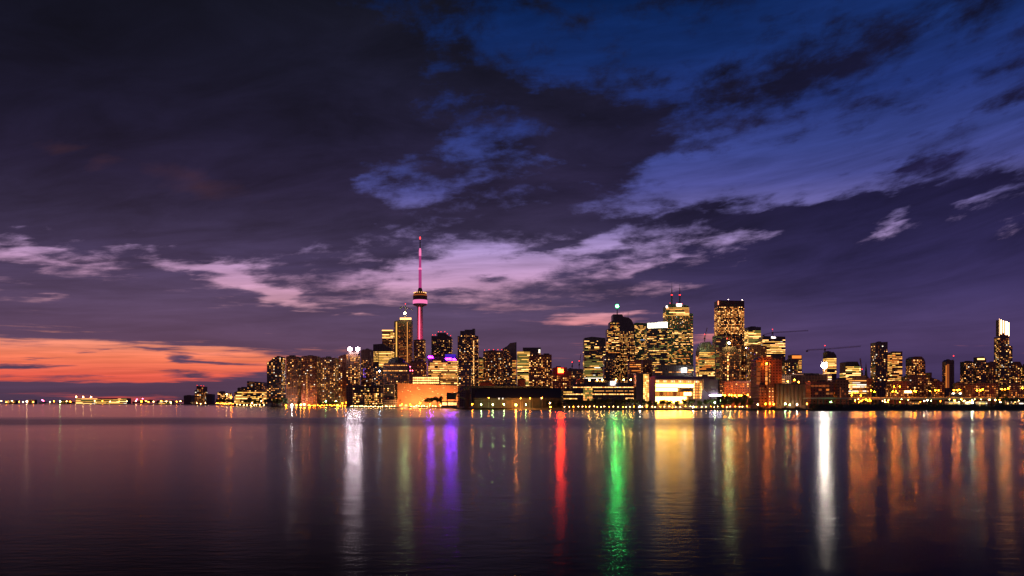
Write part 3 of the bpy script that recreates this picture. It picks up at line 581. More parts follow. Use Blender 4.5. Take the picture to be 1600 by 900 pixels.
# --- back rows that fill the gaps (long low street blocks)
for a, b, y, D, mt, lab in ((584, 600, 575, 1500, 'slate', 'dark low block with one bluish white lamp'),
        (640, 668, 566, 1500, 'brick', 'low brick block with red lamps below the lit mast'),
        (900, 914, 594, 1250, 'brick', 'narrow brick block left of the glass campus'),
        (1345, 1362, 592, 1300, 'brick', 'low reddish block beside the dark church spire'),
        (1384, 1420, 597, 1250, 'brick', 'low reddish block behind the first expressway lamps'),
        (1408, 1450, 588, 1350, 'brown', 'low brown block below the tower with rounded shoulders'),
        (1455, 1476, 597, 1320, 'brick', 'low brick block left of the isolated half amber tower'),
        (1488, 1512, 600, 1240, 'brown', 'low brown block right of the isolated half amber tower'),
        (1508, 1560, 600, 1200, 'brick', 'long reddish block under the ring crowned tower'),
        (1562, 1620, 601, 1200, 'brown', 'long brown block at the far right edge'),
        (1125, 1174, 596, 1180, 'brick', 'low orange lit block behind the quay trees'),
        (1196, 1222, 584, 1350, 'brick', 'reddish block hidden behind the brick grain elevator'),
        (1205, 1300, 586, 1150, 'grey', 'long pale parking deck behind the silos')):
    c = C_AMB if mt == 'brick' else C_RES
    if 'parking' in lab: c = [('h', 3), ('w', 3), ('b', 2)]
    bld('low_block', lab, 'building', [(a, y), (a + (b - a) * .35, y), (a + (b - a) * .35, y - R.uniform(1, 3)), (b, y - 1)], D, mt, [W(st='rows' if 'parking' in lab else 'rand', p=.38, y=(y, 622), fh=3.2, bw=3.2, c=c)], 0, 22)
# ================================================================== lamps
def col_bulb(key, col, st):
    if key not in M: M[key] = bulb(key, col, st)
    return M[key]
L_AMB = col_bulb('sodium_lamp', (1.0, .21, .006), 330); L_EXP = col_bulb('expressway_sodium_lamp', (1.0, .23, .004), 1250); L_AMS = col_bulb('sodium_lamp_small', (1.0, .22, .012), 120)
L_WRM = col_bulb('warm_lamp', (1.0, .50, .16), 60); L_WHT = col_bulb('white_lamp', (1.0, .80, .58), 300); L_GRN = col_bulb('pale_green_lamp', (.66, .95, .30), 300)
def lamp(px, py, D, label, mat, r=.8, name='street_lamp', group=None, zb=LAND, cat='lamp', arms=0, pr=.16):
    x, y, z = at(px, D, zz(py, D)); H = z - zb
    e = empty(name, label, cat, (x, y, zb), 0, group)
    p = MB(); p.tube((0, 0, 0), (0, 0, H + (0 if not arms else .3)), pr * 1.4, pr, 6); p.box(-.35, .35, -.35, .35, 0, .35)
    heads = [0]
    if arms:
        heads = [-2.1, 2.1] if arms == 2 else [-2.1]
        for hx in heads: p.tube((0, 0, H - .3), (hx, 0, H + .25), pr * .6, n=5)
    else: p.tube((0, 0, H + r * .9), (0, 0, H + r * 1.25), r * .9, r * .3, 8)
    p.build('post', M['steel'], e)
    for hx in heads:
        b = MB(); b.lathe([(.5 * r, -r * .85), (r, -r * .1), (.5 * r, r * .85)], 7, (hx, 0)); b.build('lamp_head', mat, e, (0, 0, H))
    return e

# ================================================================== landmark tower
D = 2600
T = empty('observation_tower', 'slender magenta lit observation tower with round pod, tallest thing in the skyline', 'tower', at(656.4, D))
Zt = lambda y: zz(y, D) - LAND
M['tw_strip'] = bulb('tower_light_strip', (1.0, .12, .22), 2.2); M['tw_pink'] = bulb('tower_pink_ring', (1.0, .22, .50), 1.0); M['tw_mag'] = bulb('tower_mast_glow', (1.0, .10, .46), .42)  # mast glow: spotlit pink put into the mast's own emission
mb = MB(); segs = [(0, 24), (40, 17), (110, 12.5), (220, 10.2), (Zt(478), 9.2)]
for (z0, r0), (z1, r1) in zip(segs, segs[1:]):   # three buttress wings round a hexagonal core
    for k in range(3):
        a = math.radians(-90 + 60 + 120 * k)
        ca, sa = math.cos(a), math.sin(a); nx, ny = -sa, ca
        for s in (1,):
            b = len(mb.v)
            for z, r in ((z0, r0), (z1, r1)):
                for rr, ww in ((2, 3.2), (r, 1.8), (r, -1.8), (2, -3.2)): mb.v.append((ca * rr + nx * ww, sa * rr + ny * ww, z))
            for f in ((0, 1, 5, 4), (1, 2, 6, 5), (2, 3, 7, 6)): mb.f.append(tuple(b + i for i in f)); mb.mi.append(0)
mb.lathe([(6.4, 0), (6.2, 110), (5.6, Zt(478))], 6)
mb.build('shaft', M['towerconcrete'], T)
mb = MB(); mb.box(-3.6, .6, -6.9, -6.45, 20, Zt(479)); mb.build('light_strip', M['tw_strip'], T)
for k in (0, 1):
    mb = MB(); a = math.radians(30 + 120 * k); x, y = math.cos(a) * 7, math.sin(a) * 7
    mb.tube((x, y, 20), (x * .9, y * .9, Zt(479)), .8, n=5); mb.build('light_strip', M['tw_strip'], T)
mb = MB(); mb.lathe([(9, Zt(480)), (13, Zt(478.2)), (22, Zt(477)), (23, Zt(475))], 28); mb.build('pod_base', M['towerconcrete'], T)
mb = MB(); mb.lathe([(23.0, Zt(475)), (24.2, Zt(474)), (24.2, Zt(470)), (22.6, Zt(469))], 28); mb.build('radome_ring', M['tw_pink'], T)
mb = MB(); mb.lathe([(22, Zt(469)), (23.4, Zt(468.4)), (23.6, Zt(463)), (20.5, Zt(459)), (17, Zt(457)), (9, Zt(455.8))], 28); mb.build('pod_deck', M['granite'], T)
mb = MB(); mb.lathe([(23.9, Zt(462.6)), (22.2, Zt(460.4))], 28); mb.build('restaurant_glazing', WIN['o'], T)
M['podgold'] = WIN['b']
for k in range(16):
    a = 2 * math.pi * k / 16; mb = MB(); x, y = 19.8 * math.cos(a), 19.8 * math.sin(a); mb.box(x - 1.2, x + 1.2, y - 1.2, y + 1.2, Zt(457.9), Zt(457.0)); mb.build('roof_lamp', WIN['b'], T)
mb = MB(); mb.lathe([(8.5, Zt(456)), (7, Zt(452)), (5.4, Zt(450))], 12); mb.build('mast_base', M['darkconcrete'], T)
mb = MB(); mb.lathe([(5.2, Zt(450)), (4.9, Zt(421.5))], 8); mb.build('lower_mast', M['tw_mag'], T)
mb = MB(); mb.lathe([(5.6, Zt(421.5)), (6.4, Zt(420.5)), (5.2, Zt(418.5))], 10); mb.build('sky_pod', M['tw_pink'], T)
mb = MB(); mb.lathe([(4.2, Zt(418.5)), (3.6, Zt(400))], 8); mb.build('upper_mast', M['tw_mag'], T)
mb = MB(); mb.lathe([(3.9, Zt(400)), (3.9, Zt(392)), (2.6, Zt(388))], 8); mb.build('mast_collar', M['tw_pink'], T)
mb = MB(); mb.lathe([(1.9, Zt(388)), (1.3, Zt(374))], 6); mb.build('antenna', M['cranered'], T)
mb = MB(); mb.lathe([(.6, Zt(374)), (2.2, Zt(372.6)), (2.2, Zt(371.2)), (.5, Zt(370))], 8); mb.build('beacon', M['beacon'], T)
for k, (dx, py) in enumerate(((-70, 470), (65, 460))):
    l = bpy.data.lights.new('floodlight', 'SPOT'); l.energy = 3.2e6; l.color = (1, .05, .22); l.spot_size = math.radians(24); l.spot_blend = .6; l.shadow_soft_size = 1.0
    o = bpy.data.objects.new('floodlight', l); link(o, T); o.location = (dx, -95, 12)
    o.rotation_euler = (Vector((0, 0, 200)) - Vector(o.location)).to_track_quat('-Z', 'Y').to_euler()

# ================================================================== details on the towers
B = fl   # floodlights
x0, x1 = B.lx(546), B.lx(561); zt = B.z(553, 553)
mb = MB(); mb.box(x0 - 2, x1 + 2, .3, B.d * .6, zt + .02, zt + 3.2); mb.build('lamp_platform', M['darkconcrete'], B.e)
for px in (547, 560):
    x = B.lx(px); e = MB(); e.tube((x, 3, zt + 3.2), (x, 3, zt + 8.5), .3, n=5); e.box(x - 3, x + 3, 2.4, 3.2, zt + 6.6, zt + 11.4)
    f_ = e.build('floodlight_rack', M['steel'], B.e)
    h = MB(); h.lathe([(1.6, zt + 5.9), (3.3, zt + 7.2), (3.9, zt + 9.0), (3.3, zt + 10.8), (1.6, zt + 12.1)], 12, (x, -1.6)); h.build('floodlight_lens', M['flood_white'], f_)
# green spire lamp
B = spire; x = B.lx(964.8); zs = B.top(x)
M['greenlamp'] = bulb('green_beacon_lamp', (.04, 1.0, .15), 1000)
m_ = MB(); m_.tube((x, 6, zs), (x, 6, B.z(481, 965)), 1.6, .7, 6); m_.build('spire', M['steel'], B.e)
zg = B.z(478, 965)
M['greenhalo'] = bulb('green_beacon_halo', (.05, .85, .20), 1.3)  # made-up glowing discs and side drums that imitate the lamp's green halo
m_ = MB(); m_.lathe([(2.2, zg - 3), (3.4, zg - 1.6), (3.4, zg + 1.6), (2.2, zg + 3)], 12, (x, 6)); m_.build('green_lamp', M['greenlamp'], B.e)
for z0_, z1_, ra, rb in ((-6.2, -3.2, 2.2, 4.6), (3.2, 6.0, 4.6, 2.2)):
    m_ = MB(); m_.lathe([(ra, zg + z0_), (rb, zg + z1_)], 14, (x, 6)); m_.build('green_halo', M['greenhalo'], B.e)
for dx in (-4.6, 4.6): m_ = MB(); m_.lathe([(.9, zg - 2.8), (.9, zg + 2.8)], 6, (x + dx, 6)); m_.build('green_halo', M['greenhalo'], B.e)
for k in range(5): m_ = MB(); xx = B.lx(974 + k * 2.2); m_.tube((xx, 8, B.top(xx)), (xx, 8, B.top(xx) + R.uniform(6, 16)), .35, n=4); m_.build('antenna', M['steel'], B.e)
# white crown
B = crown; M['crownwhite'] = bulb('crown_white_light', (1.0, .93, .68), 7)
x0, x1 = B.lx(1012), B.lx(1043)
for k in range(6):
    a, b = x0 + (x1 - x0) * k / 6 + .4, x0 + (x1 - x0) * (k + 1) / 6 - .4
    m_ = MB(); zA = B.top((a + b) / 2); m_.box(a, b, -.6, -.2, zA - 1.0, zA + (11.5 if k > 2 else 10)); m_.build('crown_panel', M['crownwhite'], B.e)
m_ = MB(); m_.box(x0 + 1, x1 - 1, 1, B.d - 2, B.top(0) + .02, B.top(0) + 9); m_.build('crown_drum', M['slate'], B.e)
# twin antennas
B = twin
for px, yt in ((1051, 441), (1063.5, 443)):
    x = B.lx(px); z0 = B.top(x)
    m_ = MB(); m_.lathe([(2.2, z0), (2.0, B.z(462, px)), (1.2, B.z(458, px)), (1.2, B.z(450, px)), (.5, B.z(449, px)), (.35, B.z(yt, px))], 6, (x, 12)); a_ = m_.build('antenna', M['steel'], B.e)
    m_ = MB(); zb_ = B.z(460, px); m_.lathe([(2.5, zb_ - .8), (2.9, zb_), (2.5, zb_ + .8)], 8, (x, 12)); m_.build('beacon', M['beacon'], a_)
M['signwhite'] = bulb('sign_white', (1.0, .82, .78), 6)
part_box(B, 'roof_sign', 1036.5, 1043, 478, 481, 1, .5, M['signwhite']); part_box(B, 'roof_sign', 1057, 1065, 474.8, 478.4, 1, .5, M['signwhite'])
beacons(B, [1047, 1058, 1066], size=1.6)
# red sign (a bright curved stroke on a red box)
B = scotia; M['signred'] = bulb('sign_red', (1.0, .05, .02), 1.1); M['signredhot'] = bulb('sign_red_stroke', (1.0, .22, .10), 4)
s_ = part_box(B, 'sign_box', 1115.6, 1122, 469.5, 477, .3, .5, M['signred'])
c_ = MB(); pts = [(1119.6, 470.4), (1118.4, 471.2), (1118.2, 472.6), (1119.2, 473.8), (1119.0, 475.2), (1117.6, 476.2)]
for a, b in zip(pts, pts[1:]): c_.tube((B.lx(a[0]), -1.1, B.z(a[1], a[0])), (B.lx(b[0]), -1.1, B.z(b[1], b[0])), 1.1, n=6)
c_.build('sign_emblem', M['signredhot'], s_); beacons(B, [1138, 1160], size=1.3, mat='beaconw')
# small white lettering strips, too far off to read
def letters(B, px0, px1, py0, py1, mat, n, name='roof_sign', out=.5):
    m_ = MB(); r = random.Random(int(px0 * 3)); zt, zb_ = B.z(py0, px0), B.z(py1, px0); x0, x1 = B.lx(px0), B.lx(px1); st = (x1 - x0) / n
    for k in range(n):
        a, b = x0 + st * k + st * .12, x0 + st * (k + .9); t_ = st * .24; q = r.randint(0, 3)
        m_.box(a, a + t_, -out - .3, -out, zb_, zt)
        if q in (0, 1): m_.box(a + t_, b, -out - .3, -out, zt - (zt - zb_) * .3, zt)
        if q in (0, 2): m_.box(a + t_, b, -out - .3, -out, zb_, zb_ + (zt - zb_) * .3)
        if q in (1, 3): m_.box(b - t_, b, -out - .3, -out, zb_ + (zt - zb_) * .05, zb_ + (zt - zb_) * .68)
    return m_.build(name, mat, B.e)
letters(offsign, 1205, 1212, 525.8, 528.6, M['signwhite'], 4)
# blue sign building
blue = bld(OT, 'lit office block with glowing violet blue rooftop signs', 'tower', [(669, 558), (679, 556), (695, 556), (695, 552.5), (712, 554.5), (716, 562)], 1560, 'granite',
    [W(st='rows', p=.85, y=(563, 606), fh=3.6, bw=3.2, ww=2.8, wh=2.0, run=3, c=[('w', 4), ('b', 3), ('y', 4), ('d', 2)])], 0, 28, roofbits=0)
M['signblue'] = bulb('sign_violet_blue', (.26, .006, 1.0), 260); M['signbluesoft'] = bulb('sign_violet_glow_back', (.10, .03, .85), .55)
p_ = part_box(blue, 'sign_back', 695.5, 712, 553.5, 564, .1, .2, M['signbluesoft'])  # panel's own emission supplies the violet glow around the letters
for a, b, y0, y1, n in ((669.3, 677, 556.6, 559.2, 4), (696, 706, 559.4, 562.2, 6), (707.2, 712.5, 560.2, 562.6, 3)): letters(blue, a, b, y0, y1, M['signblue'], n, 'rooftop_sign')
# red illuminated sign on its own mid-rise
S = [o for o in bpy.data.objects if o.get('label', '').startswith('orange tinted mid-rise')][0]
M['redglow'] = bulb('red_sign_core', (1.0, .028, .002), 240); M['redside'] = bulb('red_sign_side', (1.0, .02, .02), 1.6)
rs = empty('illuminated_sign', 'square red glowing sign with a near white core on an orange mid-rise', 'sign', at(876, 1345, zz(583, 1345)), 0)
m_ = MB(); m_.box(-5.4, 5.4, 0, 1, -1.2, 9.2); m_.build('sign_frame', M['redside'], rs)
m_ = MB(); m_.box(-4.2, -.6, -.5, -.05, .8, 8.4); m_.box(-.6, 4.4, -.5, -.05, .8, 6.6); m_.build('sign_face', M['redglow'], rs)
# ring lit dome building
B = bld('domed_building', 'wide dark building with a black dome and two rings of warm windows', 'building', [(598, 570), (602, 567), (634, 567), (640, 571)], 1500, 'brown', [W(st='rand', p=.35, y=(582, 600), c=C_AMB), W(st='rows', p=1.2, y=(568.5, 572.5), fh=4, bw=4, ww=2.6, wh=1.5, run=2, c=[('w', 3), ('a', 2)], faces='F'), W(st='rows', p=1.2, y=(577, 581), fh=4, bw=4, ww=2.8, wh=1.5, run=2, c=[('w', 3), ('b', 2)], faces='F')], 0, 30, roofbits=0)
m_ = MB(); r0 = 16.5; cx_ = B.lx(618); z0 = B.top(cx_)
m_.lathe([(r0, z0 + .01), (r0, z0 + 1.5)] + [(r0 * math.cos(t * math.pi / 16), z0 + 1.5 + 10.5 * math.sin(t * math.pi / 16)) for t in range(1, 8)], 24, (cx_, B.d * .5)); m_.build('dome', M['roof'], B.e)
m_ = MB(); m_.box(cx_ - 1, cx_ + 4, B.d * .5 - r0 * .80, B.d * .5 - r0 * .78, z0 + 6.8, z0 + 7.8); m_.build('dome_window', WIN['g'], B.e)
lamp(593, 580, 1470, 'bluish white lamp on a mast left of the domed building', col_bulb('cool_lamp', (.6, .8, 1), 60), 1.2, 'mast_lamp')
for px, y in ((641, 579), (644.5, 579), (641, 573)): lamp(px, y, 1440, 'red mast lamp between the domed building and the reddish tower', col_bulb('red_lamp', (1, .08, .2), 22), .9, 'mast_lamp', 'red mast lamps')

# east tower: blades of white light in its slanting crown
B = east; M['blade'] = bulb('crown_blade_light', (1.0, .50, .24), 11)
for a, b, t_, u_ in ((1554, 1558.4, 498, 525), (1560.6, 1561.6, 499, 520), (1563.8, 1565.2, 499.6, 522), (1567.4, 1568.4, 500.8, 520), (1570.6, 1574, 502.2, 523), (1575.8, 1576.8, 504, 525)):
    m_ = MB(); xa, xb = B.lx(a), B.lx(b); m_.box(xa, xb, -.1, .3, B.z(u_, a), B.z(t_, a)); m_.build('light_blade', M['blade'], B.e)
m_ = MB(); xa, xb = B.lx(1553.5), B.lx(1577); m_.prism([(xa, B.top(0) + .02), (xa, B.z(499.5, 1554)), (xb, B.z(505, 1577)), (xb, B.top(0) + .02)], .5, 12); m_.build('crown_fin', M['glassdark'], B.e)

# ================================================================== waterfront buildings
G1 = [W(st='rand', p=.5, y=(612, 632), fh=3.2, bw=2.6, ww=2.0, wh=1.7, c=[('y', 4), ('w', 4), ('b', 3), ('d', 2)]), W(p=.18, y=(604, 612), bw=3, c=C_OFF)]
def framed(label, px0, px1, yt, D, wins, mat='glassy', yb=632):
    B = bld('waterfront_block', label, 'building', [(px0, yt), (px1, yt)], D, mat, wins, 0, 25)
    e = B.e; x0, x1 = -B.w / 2, B.w / 2; z1 = B.top(0); m_ = MB()
    m_.box(x0, x0 + .7, -1.0, -.15, 0, z1 + .6); m_.box(x1 - .7, x1, -1.0, -.15, 0, z1 + .6); m_.box(x0 + .7, x1 - .7, -1.0, -.15, z1 - .2, z1 + .6)
    m_.build('white_frame', M['concrete'], e); return B
framed('dark glass waterfront block with a thin pale frame, left of three', 551, 574, 603, 1300, G1)
bld('waterfront_block', 'recessed middle part of the dark glass waterfront row', 'building', [(574, 605), (584, 600), (598, 603)], 1330, 'slate', G1, 0, 20)
framed('dark glass waterfront block with a thin pale frame, beside the orange wall', 599, 620, 601, 1295, [W(p=.15, y=(603, 624), bw=3, c=C_OFF), W(st='cols', p=.3, y=(603, 622), x=(616, 620), c=[('b', 1), ('w', 1)], faces='F')])
bld('waterfront_annex', 'low pale annex washed by orange light on the quay', 'building', [(598.5, 624.5), (621, 624.5)], 1285, 'stone', [W(st='rows', p=.5, y=(633, 636), fh=3, bw=4, ww=3, wh=1.8, c=[('b', 2), ('w', 2)], faces='F')], 0, 9, roofbits=0)
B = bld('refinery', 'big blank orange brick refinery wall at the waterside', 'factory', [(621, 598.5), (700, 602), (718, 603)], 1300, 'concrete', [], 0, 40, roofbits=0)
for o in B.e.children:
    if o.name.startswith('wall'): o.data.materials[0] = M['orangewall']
its = []
r = random.Random(5)
for k in range(46):
    x = r.uniform(-B.w / 2 + 8, B.w / 2 - 2); z = r.uniform(9, B.top(0) - 4); its.append((r.choice('wbw'), x, 0, z, r.choice([1.5, 2.2, 3.2]), .55, 0))
for k in range(9): its.append((r.choice('wab'), -B.w / 2 + 5 + k * 4.6, 0, 2.6, r.uniform(2.6, 4), 2.2, 0))
panes(B.e, its)
refB = B
B2 = bld('refinery_upper_storey', 'long glowing storey of three yellow window bands above orange wall', 'building', [(645, 587.5), (688, 588.5)], 1350, 'brown', [], 0, 25, roofbits=0)
x0 = -B2.w / 2
for row in range(3):
    for k in range(14):
        a = x0 + (B2.w) * k / 14; zt = B2.z(589.2 + row * 3.9, 645) - .02 * 0; o = bpy.data.objects.new('window', PANE['b']); o.location = (a + B2.w / 28, 0, zt - 1.3); o.scale = (B2.w / 14 - .5, 1, 2.4); link(o, B2.e)
lab_f = 'added sodium flood lamp washing the blank orange wall'  # the small ones are added to wash the wall with light
for px, py, D_, r_ in ((656.5, 630, 1272, 1.0), (628, 631.5, 1280, .55), (641, 632, 1278, .55), (672, 631, 1270, .5), (688, 632, 1270, .5)):
    lamp(px, py, D_, lab_f if r_ < 1 else 'brightest orange lamp in front of the orange wall', L_AMB, r_, 'flood_lamp', 'added sodium lamps along the orange wall' if r_ < 1 else None)
# spot lamps added to brighten the wall, in made-up housings at its foot
for k, px in enumerate((630, 648, 668, 690, 708)):
    x, y, z = at(px, 1268, LAND)
    e = empty('wall_washer', 'added low floodlight on the quay aimed up at the orange wall', 'lamp', (x, y, z), 0, 'added floodlights aimed at the orange wall')
    m_ = MB(); m_.box(-.6, .6, -.5, -.2, 0, 1.1); m_.box(-.6, .6, -.2, .5, 0, .3); m_.build('housing', M['steel'], e)
    l = bpy.data.lights.new('lamp', 'SPOT'); l.energy = 80000; l.color = (1, .42, .14); l.spot_size = math.radians(125); l.spot_blend = .7; l.shadow_soft_size = .3
    o = bpy.data.objects.new('lamp', l); link(o, e); o.location = (0, 0, 1.0); o.rotation_euler = (Vector((0, 30, 14))).to_track_quat('-Z', 'Y').to_euler()

# sugar shed with its conveyor
D = 985
e = empty('sugar_shed', 'very long black gabled storage shed on the quay with conveyor gallery', 'shed', at(808, D))
lx = lambda px: ux(px) * D - ux(808) * D
zl = lambda py: zz(py, D) - LAND
m_ = MB(); x0, x1 = lx(741), lx(882); dp = 46; zr = zl(605.5); ze = zl(622)
m_.v += [(x0, 0, 0), (x1, 0, 0), (x1, 0, ze), (x0, 0, ze), (x0 + 4, dp / 2, zr), (x1 - 4, dp / 2, zr), (x0, dp, 0), (x1, dp, 0), (x0, dp, ze), (x1, dp, ze)]
m_.f += [(0, 1, 2, 3), (3, 2, 5, 4), (0, 3, 8, 6), (3, 4, 8), (1, 7, 9, 2), (2, 9, 5), (6, 8, 9, 7), (8, 4, 5, 9), (0, 6, 7, 1)]; m_.mi += [1, 0, 1, 1, 1, 1, 1, 0, 1]
m_.build('shed_body', [M['shedroof'], M['shedwall']], e)
m_ = MB(); m_.box(lx(729), lx(860), dp / 2 - 2.2, dp / 2 + 2.2, zr + .05, zr + 2.6); m_.build('ridge_gallery', M['shedroof'], e)
m_ = MB(); m_.prism([(lx(724), 0), (lx(731), 0), (lx(734), zl(611)), (lx(731), zl(604)), (lx(727), zl(604))], dp / 2 - 4, dp / 2 + 4); m_.build('end_tower', M['shedroof'], e)
m_ = MB(); p, q = Vector((lx(708), dp / 2 - 8, zl(617))), Vector((lx(728), dp / 2, zl(605.5)))
for dy in (-1.3, 1.3): m_.tube(p + Vector((0, dy, 0)), q + Vector((0, dy, 0)), 1.5, n=4)
p, q = Vector((lx(709), dp / 2 - 8, zl(617))), Vector((lx(726), dp / 2 - 3, zl(624)))
m_.tube(p, q, 1.1, n=4); m_.tube((lx(726), dp / 2 - 3, zl(624)), (lx(730), dp / 2, zl(610)), .8, n=4); m_.build('conveyor', M['shedroof'], e)
for k, px in enumerate((736, 752, 768, 784, 800, 816, 832, 848, 864, 878)):
    m_ = MB(); a = lx(px); m_.box(a - .4, a + .4, -.7, -.02, 0, ze - .3); m_.build('buttress', M['darkconcrete'], e) if px > 742 else None
for px in (779, 785, 845): m_ = MB(); a = lx(px); m_.box(a, a + 1.1, -.12, 0, zl(624), zl(621.5)); m_.build('window', WIN['h'], e)
e = empty('hopper', 'dark square loading hopper on legs below the conveyor', 'hopper', at(704.5, 1000)); m_ = MB(); z0, z1 = zz(624, 1000) - LAND, zz(613.5, 1000) - LAND
m_.box(-5.5, 6, 0, 8, z0, z1); m_.build('bin', M['shedroof'], e)
for dx in (-5, 5):
    for dy in (.6, 7.2): m_ = MB(); m_.tube((dx, dy, 0), (dx, dy, z0), .35, n=5); m_.build('leg', M['steel'], e)
e = empty('quay_pavilion', 'low lit pavilion with a flat roof left of the black shed', 'pavilion', at(702, 1090)); m_ = MB(); m_.box(-11, 11, 0, 9, 0, 8); m_.build('wall', M['stone'], e); m_ = MB(); m_.box(-13, 13, -2, 10, 8.02, 8.9); m_.build('roof', M['roof'], e)
for k in range(5): m_ = MB(); m_.box(-9.6 + k * 4, -6.2 + k * 4, -.12, 0, 3.4, 7.2); m_.build('window', WIN['b'], e)
e = empty('pump_house', 'rusty orange flat roofed building behind the black shed roof', 'building', at(759, 1150)); m_ = MB(); h_ = zz(597.5, 1150) - LAND; m_.box(-9, 7, 0, 12, 0, h_); m_.prism([(7.02, 0), (7.02, h_ - .6), (14, h_ - 3), (14, 0)], 1, 11); m_.build('wall', M['rust'], e); m_ = MB(); m_.box(-9.5, 7.5, -.4, 12.4, h_ + .02, h_ + 1.4); m_.build('roof', M['roof'], e)
e = empty('storage_tank', 'round rusty storage tank behind the black shed roof', 'tank', at(815, 1150)); h_ = zz(594, 1150) - LAND; m_ = MB(); m_.lathe([(5.8, 0), (5.8, h_)], 20); m_.build('tank_body', M['rust'], e); m_ = MB(); m_.lathe([(6.1, h_ + .01), (5, h_ + 1.6), (1.5, h_ + 2.8)], 20); m_.build('tank_lid', M['rust'], e)
for px, py in ((766, 599), (752, 600)): pass
for px, py, lab in ((756, 600, 'rusty pump house wall'), (813, 600, 'round rusty tank')):
    x, y, z = at(px, 1128, LAND); q = lamp(px, 609, 1128, 'hidden sodium yard lamp in front of the ' + lab, L_AMB, .5, 'yard_lamp')
for px, py, m, r_, lab in ((738, 631.5, L_AMB, .75, 'orange lamp at the left end of the black shed'), (806, 632.5, col_bulb('great_orange_lamp', (1, .26, .03), 1500), 1.25, 'largest orange lamp in front of the black shed')):
    lamp(px, py, 968, lab, m, r_, 'quay_lamp')
for px in (752, 770, 787.5, 821.5): lamp(px, 632, 970, 'pale greenish lamp in the row before the black shed', L_GRN, .62, 'quay_lamp', 'greenish lamps in front of the black shed')
for px, py in ((763.5, 621.5), (813.5, 622.5), (828, 622.5), (846.5, 621.5)): lamp(px, py, 978, 'small orange lamp high on the black shed front', L_AMS, .55, 'shed_lamp', 'orange lamps on the black shed')

# glass campus, dark cube, golden atrium and the bright hall
CW = [W(st='rows', p=1.25, y=(603.5, 606.5), fh=2.1, bw=1.6, ww=1.2, wh=1.0, run=1, c=[('b', 3), ('w', 2), ('h', 1)], faces='F'), W(st='rows', p=1.0, y=(609, 612.4), x=(912, 990), fh=2.1, bw=1.7, ww=1.3, wh=1.0, run=1, c=[('w', 4), ('d', 2), ('y', 1)], faces='F'),
      W(st='rows', p=1.25, y=(614, 617.4), fh=2.1, bw=1.6, ww=1.2, wh=1.2, run=1, c=[('b', 2), ('w', 3), ('y', 2)], faces='F'), W(st='rows', p=1.3, y=(620.5, 624), x=(962, 990), fh=2.1, bw=1.8, ww=1.7, wh=1.7, run=8, c=[('b', 3), ('y', 1)], faces='F'), W(st='rows', p=.35, y=(620.5, 624), x=(912, 962), fh=2.1, bw=2, ww=1.4, wh=1.2, run=2, c=[('g', 3), ('d', 2)], faces='F'),
      W(st='rows', p=1.1, y=(610.5, 614), x=(878, 896), fh=2.1, bw=1.6, ww=1.3, wh=1.3, run=2, c=[('y', 3), ('g', 2), ('b', 1)], faces='F'), W(st='rows', p=1.1, y=(621, 624.4), x=(878, 902), fh=2.1, bw=1.6, ww=1.3, wh=1.3, run=2, c=[('y', 3), ('b', 2)], faces='F')]
camp = bld('campus_building', 'long dark glass waterfront building with pearl strings of lit windows', 'building', [(877, 608.5), (896, 608.5), (896, 601), (902, 600), (912, 600), (912, 597), (990, 597.5)], 932, 'glassy', CW, 0, 40)
m_ = MB()
for k in range(5):
    zt = zz(606 + k * 5.4, 932) - LAND; x0, x1 = camp.lx(913), camp.lx(989); m_.box(x0, x1, -.5, -.12, zt - .3, zt)
m_.build('floor_edge', M['darkconcrete'], camp.e)
x0, x1 = camp.lx(911), camp.lx(925.5); z0, z1 = zz(626, 932) - LAND, zz(606.5, 932) - LAND
at_ = MB(); at_.box(x0, x1, -2.2, -.6, z0, z1); a_ = at_.build('glass_atrium', M['glassdark'], camp.e)
for i in range(5):
    for j in range(6):
        o = bpy.data.objects.new('atrium_pane', PANE[R.choice('gggyw')]); o.location = (x0 + (x1 - x0) * (i + .5) / 5, -2.21, z0 + (z1 - z0) * (j + .5) / 6); o.scale = ((x1 - x0) / 5 - .25, 1, (z1 - z0) / 6 - .3); link(o, a_)
for px in (921, 933, 941, 962.5, 974.5, 985.5): lamp(px, 594 + (px > 950) * -.6, 940, 'round warm lamp on the roof of the long glass building', col_bulb('roof_globe', (1, .40, .08), 200), .85, 'roof_lamp', 'lamps on the roof of the long glass building', zb=zz(597.3, 940))
e = empty('illuminated_sign', 'white illuminated box sign with dark strokes on the glass building roof', 'sign', at(958, 930, zz(601.6, 930)))
m_ = MB(); m_.box(-3.2, 3.2, 0, .6, 0, 4.4); m_.build('sign_face', M['signwhite'], e)
m_ = MB(); m_.tube((.1, -.15, .8), (.9, -.15, 2.0), .22, n=4); m_.tube((1.6, -.15, 3.9), (2.0, -.15, 2.9), .25, n=4); m_.box(2.0, 3.2, -.3, -.01, .1, 1.6); m_.build('sign_stroke', M['steel'], e)
for dx in (-2.4, 2.4): m_ = MB(); m_.tube((dx, .3, -1.2), (dx, .3, 0), .15, n=4); m_.build('leg', M['steel'], e)
e = empty('illuminated_sign', 'pair of pure white sign boxes, one narrow and one square', 'sign', at(1068.5, 1370, zz(582, 1370)))
M['signcold'] = bulb('sign_cold_white', (1, .97, .92), 9)
m_ = MB(); m_.box(-4.3, -2.0, 0, .8, 0, 7.6); m_.build('narrow_box', M['signcold'], e); m_ = MB(); m_.box(-.9, 4.9, 0, .8, .1, 7.8); m_.build('square_box', M['signcold'], e)
bld('campus_cube', 'dark windowless cube between glass building and golden atrium', 'building', [(990, 583.5), (1003, 583.5)], 936, 'purplepanel', [], 0, 20, roofbits=0)
ga = bld('glass_atrium', 'tall narrow golden lit glass atrium beside the dark cube', 'building', [(1003, 584), (1014, 584)], 928, 'glassy', [], 0, 10, roofbits=0)
its = []
